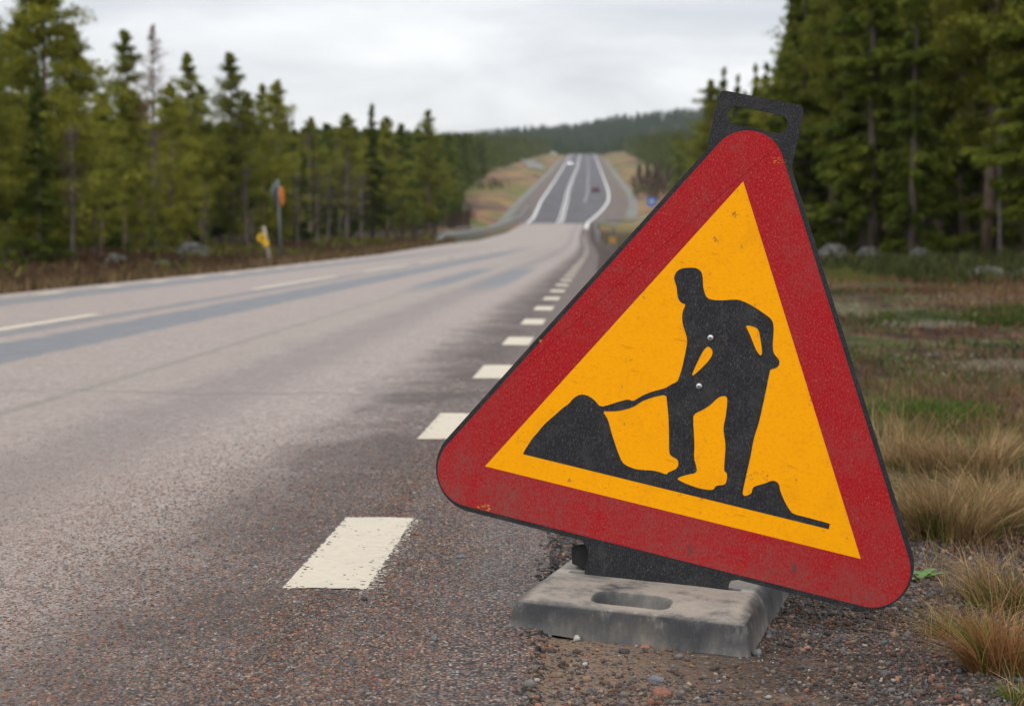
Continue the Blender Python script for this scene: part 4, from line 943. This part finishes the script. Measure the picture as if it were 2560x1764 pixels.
for i_, (px, top, Y, lab) in enumerate([(2130, 600, 62, 'small sapling between the two boulders nearest the triangle'), (2235, 606, 60, 'low bushy sapling left of the pale-topped boulder'), (2370, 596, 58, 'young spruce right of the pale-topped boulder'),
   (2420, 560, 60, 'taller young spruce in front of the dark trunks at the right'), (2530, 590, 52, 'young green spruce above the flat boulder by the right edge'), (2045, 590, 66, 'young spruce peeping out beside the triangle edge')]):
    tree_px('young0', px, top, Y, lab, 'young spruces at the foot of the right forest', 1.3)
skR = itp([(1500, 330), (1600, 300), (1700, 262), (1760, 235), (1930, 225), (1960, 80), (2000, -10), (2060, -200), (2600, -500), (2900, -500)])
LR = dict(pine='pine in the dense dark forest behind the sign', spruce='spruce in the dense dark forest behind the sign', bare='leafless birch inside the dark forest behind the sign', dead='dead pine in the dark forest behind the sign')
fill(75, lambda r: r.uniform(50, 105), 1, 41, LR, GRt, ['spruce0', 'spruce1', 'spruce2', 'pine1', 'pine0', 'pine3', 'spruce1'], skR, 1.4, 26)
fill(30, lambda r: r.uniform(100, 240), 1, 42, LR, GRt, ['spruce0', 'spruce2', 'pine2', 'pine0'], skR, 1.6, 26)

# far woods: one mass beyond what can be counted
def lowtree(seed, n=150, h=12, rad=1.9):
    r = np.random.default_rng(seed); t = r.random(n)**.8; z = h*(.08+.92*t); a = r.uniform(0, 6.28, n); q = rad*(1-t)**.8*r.uniform(.35, 1.1, n)+.05
    C = np.stack([np.cos(a)*q, np.sin(a)*q, z], 1); D = np.stack([np.cos(a), np.sin(a), -.9*np.ones(n)], 1)+r.normal(0, .3, (n, 3)); D /= np.linalg.norm(D, axis=1)[:, None]
    return quads(C, D, n, r.uniform(.9, 1.7, n), r.uniform(.45, .95, n), r)
LT = [lowtree(s, 150) for s in range(4)]; LTn = [lowtree(s+10, 90, 12, 2.1) for s in range(4)]
def mass(name, XY, hs, seed, lib, mat):
    r = np.random.default_rng(seed); Vs, Fs, n0 = [], [], 0; z = H(XY[:, 0], XY[:, 1])
    idx = r.integers(0, len(lib), len(XY))
    for li, (v, f) in enumerate(lib):
        k = np.where(idx == li)[0]; a = r.uniform(0, 6.28, len(k)); c, s = np.cos(a), np.sin(a); w = hs[k]/12*r.uniform(.8, 1.3, len(k))
        X = (v[None, :, 0]*c[:, None]-v[None, :, 1]*s[:, None])*w[:, None]+XY[k, 0, None]; Y = (v[None, :, 0]*s[:, None]+v[None, :, 1]*c[:, None])*w[:, None]+XY[k, 1, None]
        Z = v[None, :, 2]*(hs[k]/12)[:, None]+z[k, None]-.3; Vs.append(np.stack([X, Y, Z], -1).reshape(-1, 3)); Fs.append((f[None]+(np.arange(len(k))*len(v))[:, None, None]).reshape(-1, 4)+n0); n0 += len(k)*len(v)
    o = link(name, mk_mesh(name, np.concatenate(Vs), np.concatenate(Fs), mat)); tag(o, kind='stuff'); return o
def pts_side(n, y0, y1, side, depth, seed, pw=1.0):
    r = np.random.default_rng(seed); y = y0+(y1-y0)*r.random(n)**pw; d = depth*r.random(n); x = LFOR(y)-d if side < 0 else RFOR(y)+d
    px = CX+x/y*FPX; k = (px > -1500) & (px < 4200); return np.stack([x[k], y[k]], 1), r
P, r = pts_side(2300, 250, 1460, -1, 70, 51, 1.2); hs = r.uniform(7, 13, len(P)); hs[:] = np.minimum(hs, 13)
mass('forest', P, hs, 1, LT, MT['farfol'])
P, r = pts_side(1500, 235, 620, -1, 45, 56, 1.2); mass('forest', P, r.uniform(8, 13, len(P)), 6, LT, MT['spruce'])
P, r = pts_side(1700, 240, 1460, 1, 70, 52, 1.2); mass('forest', P, r.uniform(4.5, 13, len(P)), 2, LT, MT['farfol'])
P, r = pts_side(700, 110, 260, 1, 60, 57, 1.0); P = P[P[:, 0] > RFOR(P[:, 1])+8]; mass('forest', P, r.uniform(8, 13, len(P)), 7, LT, MT['spruce'])
P, r = pts_side(1300, 100, 260, -1, 90, 58, 1.0); P = P[P[:, 0] < LFOR(P[:, 1])-14]; hh = r.uniform(7, 11, len(P)); pxs = CX+P[:, 0]/P[:, 1]*FPX
hh = np.minimum(hh, ((585-sk(pxs)-15)/FPX*P[:, 1]+.7+.3)*.97); k = hh > 2; mass('forest', P[k], hh[k], 8, LT, MT['spruce'])
r = np.random.default_rng(53); n = 9000; y = r.uniform(1500, 2650, n); x = r.uniform(-230, 520, n)*(y/2200); k = ~((y < 1620) & (x > XL(y)-6) & (x < XR(y)+8)); x, y = x[k], y[k]
mass('forest', np.stack([x, y], 1), r.uniform(9, 16, len(x)), 3, LTn, MT['farfol'])
# brown scrub on the right bank and the left clearing
def scrub(name, pxr, pyr, n, h, mat, seed):
    r = np.random.default_rng(seed); L = []
    for _ in range(n): p = at(r.uniform(*pxr), r.uniform(*pyr)); L.append((p.x+r.normal(0, .5), p.y+r.normal(0, 3)))
    mass(name, np.array(L), r.uniform(h*.6, h*1.3, n), seed, LTn, mat)
MT['brownfol'] = mat_foliage('brown_scrub', (.055, .036, .028), (.085, .058, .044), (.13, .09, .065))
scrub('scrub', (1590, 1720), (430, 500), 110, 4.0, MT['brownfol'], 61)
scrub('scrub', (1150, 1270), (455, 476), 70, 1.6, MT['brownfol'], 62)
scrub('scrub', (1105, 1180), (545, 575), 70, 1.8, MT['brownfol'], 63)
scrub('scrub', (1000, 1110), (590, 610), 40, 1.2, MT['brownfol'], 64)

# ------------------------------------------------------------------ far roadside: ditch gravel, tracks
gm = plain('pale_ditch_gravel', (.17, .165, .14), .9, 0, .3, .6)
def ribbon(name, pxs_, w, mat, dz=.06):
    P = [at(a, b) for a, b in pxs_]; V = []; F = []
    Q = []
    for a, b in zip(P[:-1], P[1:]):
        for t in np.linspace(0, 1, 12, endpoint=False): Q.append(a.lerp(b, t))
    Q.append(P[-1])
    for i, p in enumerate(Q):
        d = (Q[min(i+1, len(Q)-1)]-Q[max(i-1, 0)]); d.z = 0; d.normalize(); s = Vector((-d.y, d.x, 0))
        for k in np.linspace(-.5, .5, 5): q = p+s*w*k; V.append((q.x, q.y, h1(q.x, q.y)+dz))
    for i in range(len(Q)-1):
        for k in range(4): F.append((i*5+k, i*5+k+1, i*5+k+6, i*5+k+5))
    o = link(name, mk_mesh(name, V, np.array(F), mat, True)); o['kind'] = 'structure'; return o
ribbon('gravel_track', [(1252, 389.5), (1290, 393), (1318, 402), (1334, 412), (1345, 424)], 7, gm, .3)
dl_ = lambda d: (lambda y: XL(y)-d)
V, F = strip(np.arange(270, 1200, 8.), lambda y: XL(y)-5.4, lambda y: XL(y)-3.6, 4, .05); link('ditch_gravel', mk_mesh('ditch_gravel', V, F, gm, True))['kind'] = 'structure'
V, F = strip(np.arange(330, 1200, 8.), lambda y: XR(y)+3.6, lambda y: XR(y)+5.6, 4, .05); link('ditch_gravel', mk_mesh('ditch_gravel', V, F, gm, True))['kind'] = 'structure'
vm = plain('brown_verge_gravel', (.13, .10, .085), .9, 0, .3, .8)
V, F = strip(np.arange(262, 1440, 8.), lambda y: XL(y)-3.6, lambda y: XL(y)+.0, 4, .03); link('gravel_verge', mk_mesh('gravel_verge', V, F, vm, True))['kind'] = 'structure'
V, F = strip(np.arange(262, 1440, 8.), lambda y: XR(y)-.0, lambda y: XR(y)+3.6, 4, .03); link('gravel_verge', mk_mesh('gravel_verge', V, F, vm, True))['kind'] = 'structure'

# ------------------------------------------------------------------ guard rails
galv = plain('galvanised_steel', (.33, .34, .335), .5, .6, .15, 6)
PROFW = [(0, -.15), (.03, -.13), (.06, -.08), (.03, -.03), (.0, 0), (.03, .03), (.06, .08), (.03, .13), (0, .15)]
def rail(pts, label, hgt=.68, sp=4.0, name='guard_rail', ps=1):
    P = [Vector((p[0], p[1], 0)) for p in pts]; seg = [(b-a).length for a, b in zip(P[:-1], P[1:])]; tot = sum(seg); Q = []
    n = max(2, int(tot/2)); cum = np.concatenate([[0], np.cumsum(seg)])
    for s in np.linspace(0, tot, n): Q.append(Vector((np.interp(s, cum, [p.x for p in P]), np.interp(s, cum, [p.y for p in P]), 0)))
    o = empty(name, (Q[0].x, Q[0].y, h1(Q[0].x, Q[0].y))); tag(o, label, 'guard rail', 'steel guard rails'); b0 = o.location.copy(); V = []; F = []
    for i, p in enumerate(Q):
        d = (Q[min(i+1, n-1)]-Q[max(i-1, 0)]).normalized(); s = Vector((d.y, -d.x, 0)); z = h1(p.x, p.y)+hgt
        ends = min(1, min(i, n-1-i)/3)
        for a, b in PROFW: q = p+s*a*ps; V.append((q.x-b0.x, q.y-b0.y, z+b*ps-(1-ends)*.45-b0.z))
    m_ = len(PROFW)
    for i in range(n-1):
        for k in range(m_-1): F.append((i*m_+k, i*m_+k+1, (i+1)*m_+k+1, (i+1)*m_+k))
    beam = link('beam', mk_mesh('beam', V, np.array(F), galv, False), o); sol = beam.modifiers.new('s', 'SOLIDIFY'); sol.thickness = .004
    pm = MB().box((0, 0, -.10), (.09, .06, 1.3)).mesh('post', galv); k = int(tot/sp)
    for s in np.linspace(1, tot-1, max(2, k)):
        x_, y_ = np.interp(s, cum, [p.x for p in P]), np.interp(s, cum, [p.y for p in P]); c = link('post', pm, o); c.location = (x_-b0.x, y_-b0.y, h1(x_, y_)+.1-b0.z)
rail([(XL(y)-1.3, y) for y in (145, 160, 180, 200, 225, 250, 262)]+[(XL(282)-.9, 282)], 'long curved steel guard rail along the left edge of the road', .72)
rail([(XL(y)-1.2, y) for y in (290, 320, 355)], 'short steel guard rail farther up on the left, beside the new asphalt', .7)
rail([(-6.9, 175), (-5.8, 188), (-4.4, 202), (-3.0, 216)], 'pale bluish railing beyond the left guard rail', .9, 1.2, ps=.3)
rail([(XR(y)+.6, y) for y in (150, 175, 200, 225)], 'steel guard rail on the right running toward the camera beside the triangle', .68)
pR = [(XR(250)+1.0, 250), (XR(262)+3, 264), (XR(268)+6, 270), (XR(268)+9.0, 268), (XR(262)+10.5, 262)]
rail(pR, 'steel guard rail curving off to the right at the junction', .75)

# ------------------------------------------------------------------ roadside signs
p = at(703, 672); p.y = 60; p.x = (703-CX)/FPX*60; p.z = h1(p.x, 60)
sp = empty('sign_post', p); tag(sp, 'grey post carrying a grey-backed sign and an orange-edged sign left of the road', 'road sign')
gs = plain('grey_aluminium', (.16, .18, .18), .5, .3, .15, 8); org_ = plain('orange_reflective', (.72, .20, .02), .5, 0, .15, 20)
HT = (585-450)/FPX*60+.735-p.z
MB().tube([(0, 0, 0), (-.03, 0, HT*.5), (-.09, 0, HT)], .042, 12).build('post', gs, sp, True)
def disc(c, rad, th, yaw, mat, name, par, ysc=1.0):
    mb = MB(); n = 28; M_ = Matrix.Rotation(yaw, 3, 'Z'); vs = []
    for d in (-th/2, th/2): vs += [Vector(c)+M_ @ Vector((rad*math.cos(2*math.pi*k/n), d, rad*ysc*math.sin(2*math.pi*k/n))) for k in range(n)]
    return mb.add(vs, [tuple(range(n)), tuple(reversed(range(n, 2*n)))]+[(k, k+n, (k+1) % n+n, (k+1) % n) for k in range(n)]).build(name, mat, par)
disc((-.17, .06, HT-.42), .32, .03, R(80), gs, 'sign_back', sp)
disc((.05, -.06, HT-.50), .29, .03, R(84), org_, 'orange_sign', sp)
MB().box((-.1, 0, HT-.3), (.14, .1, .05)).box((-.08, 0, HT-.6), (.14, .1, .05)).build('clamp', gs, sp)
q = Vector(((678-CX)/FPX*54, 54, 0)); q.z = h1(q.x, 54)
bp = empty('leaning_marker', q); tag(bp, 'leaning pale marker post with a round yellow reflector and steel foot plate', 'marker post')
pale = plain('weathered_wood', (.34, .29, .23), .8, 0, .2, 8); yel = plain('yellow_plate', (.70, .42, .02), .5, 0, .2, 20)
hp = (585-566)/FPX*54+.735-q.z
MB().tube([(0, 0, 0), (-.09, 0, hp*.5), (-.19, 0, hp)], .05, 10).build('post', pale, bp, True)
rf = disc((-.24, -.07, hp*.73), .125, .03, R(12), yel, 'reflector', bp); disc((-.236, -.088, hp*.73), .055, .008, R(12), plain('dark_yellow', (.30, .17, .01), .6), 'reflector_centre', rf)
MB().box((-.12, -.07, hp*.60), (.16, .02, .16)).build('bracket', yel, bp)
MB().box((-.15, 0, .03), (.75, .30, .05)).build('foot_plate', plain('steel_plate', (.30, .31, .32), .5, .4), bp)
# blue direction sign far right
p = Vector(((1628-CX)/FPX*255, 255, 0)); p.z = h1(p.x, p.y); zt_ = (585-495)/FPX*255+.735
bs = empty('blue_sign', p); tag(bs, 'small blue rectangular sign on a post beside the triangle, far down the road', 'road sign')
blue = plain('blue_sheeting', (.02, .14, .50), .5, 0, .1, 3)
MB().box((0, 0, zt_-p.z-.5), (1.15, .04, 1.1)).build('panel', blue, bs); MB().tube([(0, .07, -.1), (0, .07, zt_-p.z)], .045, 8).build('post', galv, bs)
MB().box((0, -.025, zt_-p.z-.45), (.5, .008, .35)).build('white_field', plain('white_sheeting', (.6, .65, .7), .5), bs)
# orange/yellow marker beyond the sign edge
q = Vector(((1531-CX)/FPX*120, 120, 0)); q.z = h1(q.x, q.y)
mk = empty('traffic_barrier', q); tag(mk, 'orange-yellow traffic barrier with a grey lamp on top beside the right guard rail', 'barrier')
s_ = 120/FPX; yo = plain('orange_yellow', (.55, .27, .05), .5, 0, .15, 4)
MB().box((0, 0, .45), (16*s_, .08, 15*s_)).build('panel', yo, mk); MB().box((-.15, 0, 0), (.06, .06, .5)).box((.15, 0, 0), (.06, .06, .5)).build('leg', galv, mk)
MB().tube([(.05, 0, .6), (.05, 0, 1.15)], .07, 8).build('lamp', gs, mk)

# ------------------------------------------------------------------ cars
glass = plain('car_glass', (.02, .022, .025), .1, 0, .1, 3, .6); tyre = plain('tyre_rubber', (.02, .02, .02), .8); rimm = plain('rim', (.35, .35, .36), .35, .8)
def car(x, y, yaw, col, label, name='parked_car', van=False, lamp=(.8, .8, .75), lit=0):
    z = float(prof(y))+.02; slope = math.atan2(float(prof(y+5)-prof(y-5)), 10); o = empty(name, (x, y, z)); tag(o, label, 'van' if van else 'car')
    o.rotation_euler = (slope if abs(yaw) < 1.6 else -slope, 0, yaw); paint = plain('car_paint', col, .3, .2, .05, 2, .5)
    # side outline (y along the car, front at -y), z up; lofted over width with rounded shoulders
    sideb = [(-2.2, .35), (-2.25, .6), (-2.1, .82), (-1.2, .95), (1.9, .98), (2.2, .9), (2.25, .55), (2.2, .32)]
    sect = [(-.9, .90), (-.84, 1), (.84, 1), (.9, .90)]
    vs = []; 
    for sx, k in sect: vs += [(sx, a, b*k+.02) for a, b in sideb]
    m_ = len(sideb); fs = [(i*m_+j, i*m_+(j+1) % m_, (i+1)*m_+(j+1) % m_, (i+1)*m_+j) for i in range(3) for j in range(m_)]+[tuple(range(m_)), tuple(reversed(range(3*m_, 4*m_)))]
    MB().add(vs, fs).build('body', paint, o, False, .03)
    tp = 1.95 if van else 1.47; cab = [(-1.25, .93), (-.45 if not van else -1.0, tp-.03), (.9 if not van else 2.0, tp), (1.95 if not van else 2.15, .96)]; vs = []
    for sx in (-1, 1): vs += [(sx*(.82 if b < 1 else .66), a, b) for a, b in cab]
    fs = [(0, 1, 2, 3), (7, 6, 5, 4)]+[(j, j+4, (j+1) % 4+4, (j+1) % 4) for j in range(4)]; MB().add(vs, fs).build('cabin', paint, o, False, .03)
    def pane(pts): return MB().add(pts, [(0, 1, 2, 3)]).build('window', glass, o)
    a, b, c, d = cab
    for (p0, p1, off) in ((a, b, -.012), (d, c, .012)):
        w0, w1 = .74, .60; q0 = (p0[0]*.88+p1[0]*.12, p0[1]*.88+p1[1]*.12); q1 = (p0[0]*.1+p1[0]*.9, p0[1]*.1+p1[1]*.9)
        pane([(-w0, q0[0]+off*2, q0[1]+.01), (w0, q0[0]+off*2, q0[1]+.01), (w1, q1[0]+off*2, q1[1]+.01), (-w1, q1[0]+off*2, q1[1]+.01)])
    for sx in (-1, 1): pane([(sx*.815, -.95, 1.0), (sx*.815, 1.5, 1.0), (sx*.70, .85, tp-.12), (sx*.70, -.42, tp-.12)])
    for sx in (-1, 1):
        for wy in (-1.4, 1.35):
            w = MB().tube([(sx*.72, wy, .32), (sx*.93, wy, .32)], .32, 18).build('wheel', tyre, o, True); MB().tube([(sx*.92, wy, .32), (sx*.94, wy, .32)], .19, 12).build('rim', rimm, w)
        MB().box((sx*.66, -2.25, .68), (.34, .06, .16)).build('headlight', plain('lamp_glass', lamp, .2, glow=lit), o); MB().box((sx*.70, 2.25, .74), (.28, .05, .18)).build('tail_light', plain('tail_lamp', (.4, .02, .02), .3), o)
cy_ = 900.0; car((1425-CX)/FPX*cy_, cy_, -math.atan2(XR(920)-XR(880), 40), (.78, .78, .78), 'white car coming down the hill road in the left lane', 'white_car', lit=14)
cy_ = 447.0; car((1488-CX)/FPX*cy_, cy_, math.pi-math.atan2(XR(460)-XR(434), 26), (.10, .02, .03), 'dark red car driving up the hill road in the right lane', 'red_car')
cy_ = 1400.; car((1384-CX)/FPX*cy_, cy_, R(70), (.75, .75, .75), 'white van at the left side of the road summit', 'white_van', True)

# ------------------------------------------------------------------ air
hz = MB().box((300, 1300, 90), (3600, 3400, 260)).build('haze', None or bpy.data.materials.new('haze_air')); hz['kind'] = 'stuff'
mt = hz.data.materials[0]; mt.use_nodes = True; t_ = mt.node_tree; t_.nodes.clear(); oo = t_.nodes.new('ShaderNodeOutputMaterial'); pv = t_.nodes.new('ShaderNodeVolumePrincipled')
pv.inputs['Color'].default_value = (.80, .88, 1, 1); pv.inputs['Density'].default_value = .00006; t_.links.new(pv.outputs[0], oo.inputs['Volume'])
USE_HAZE = True
if not USE_HAZE: bpy.data.objects.remove(hz)
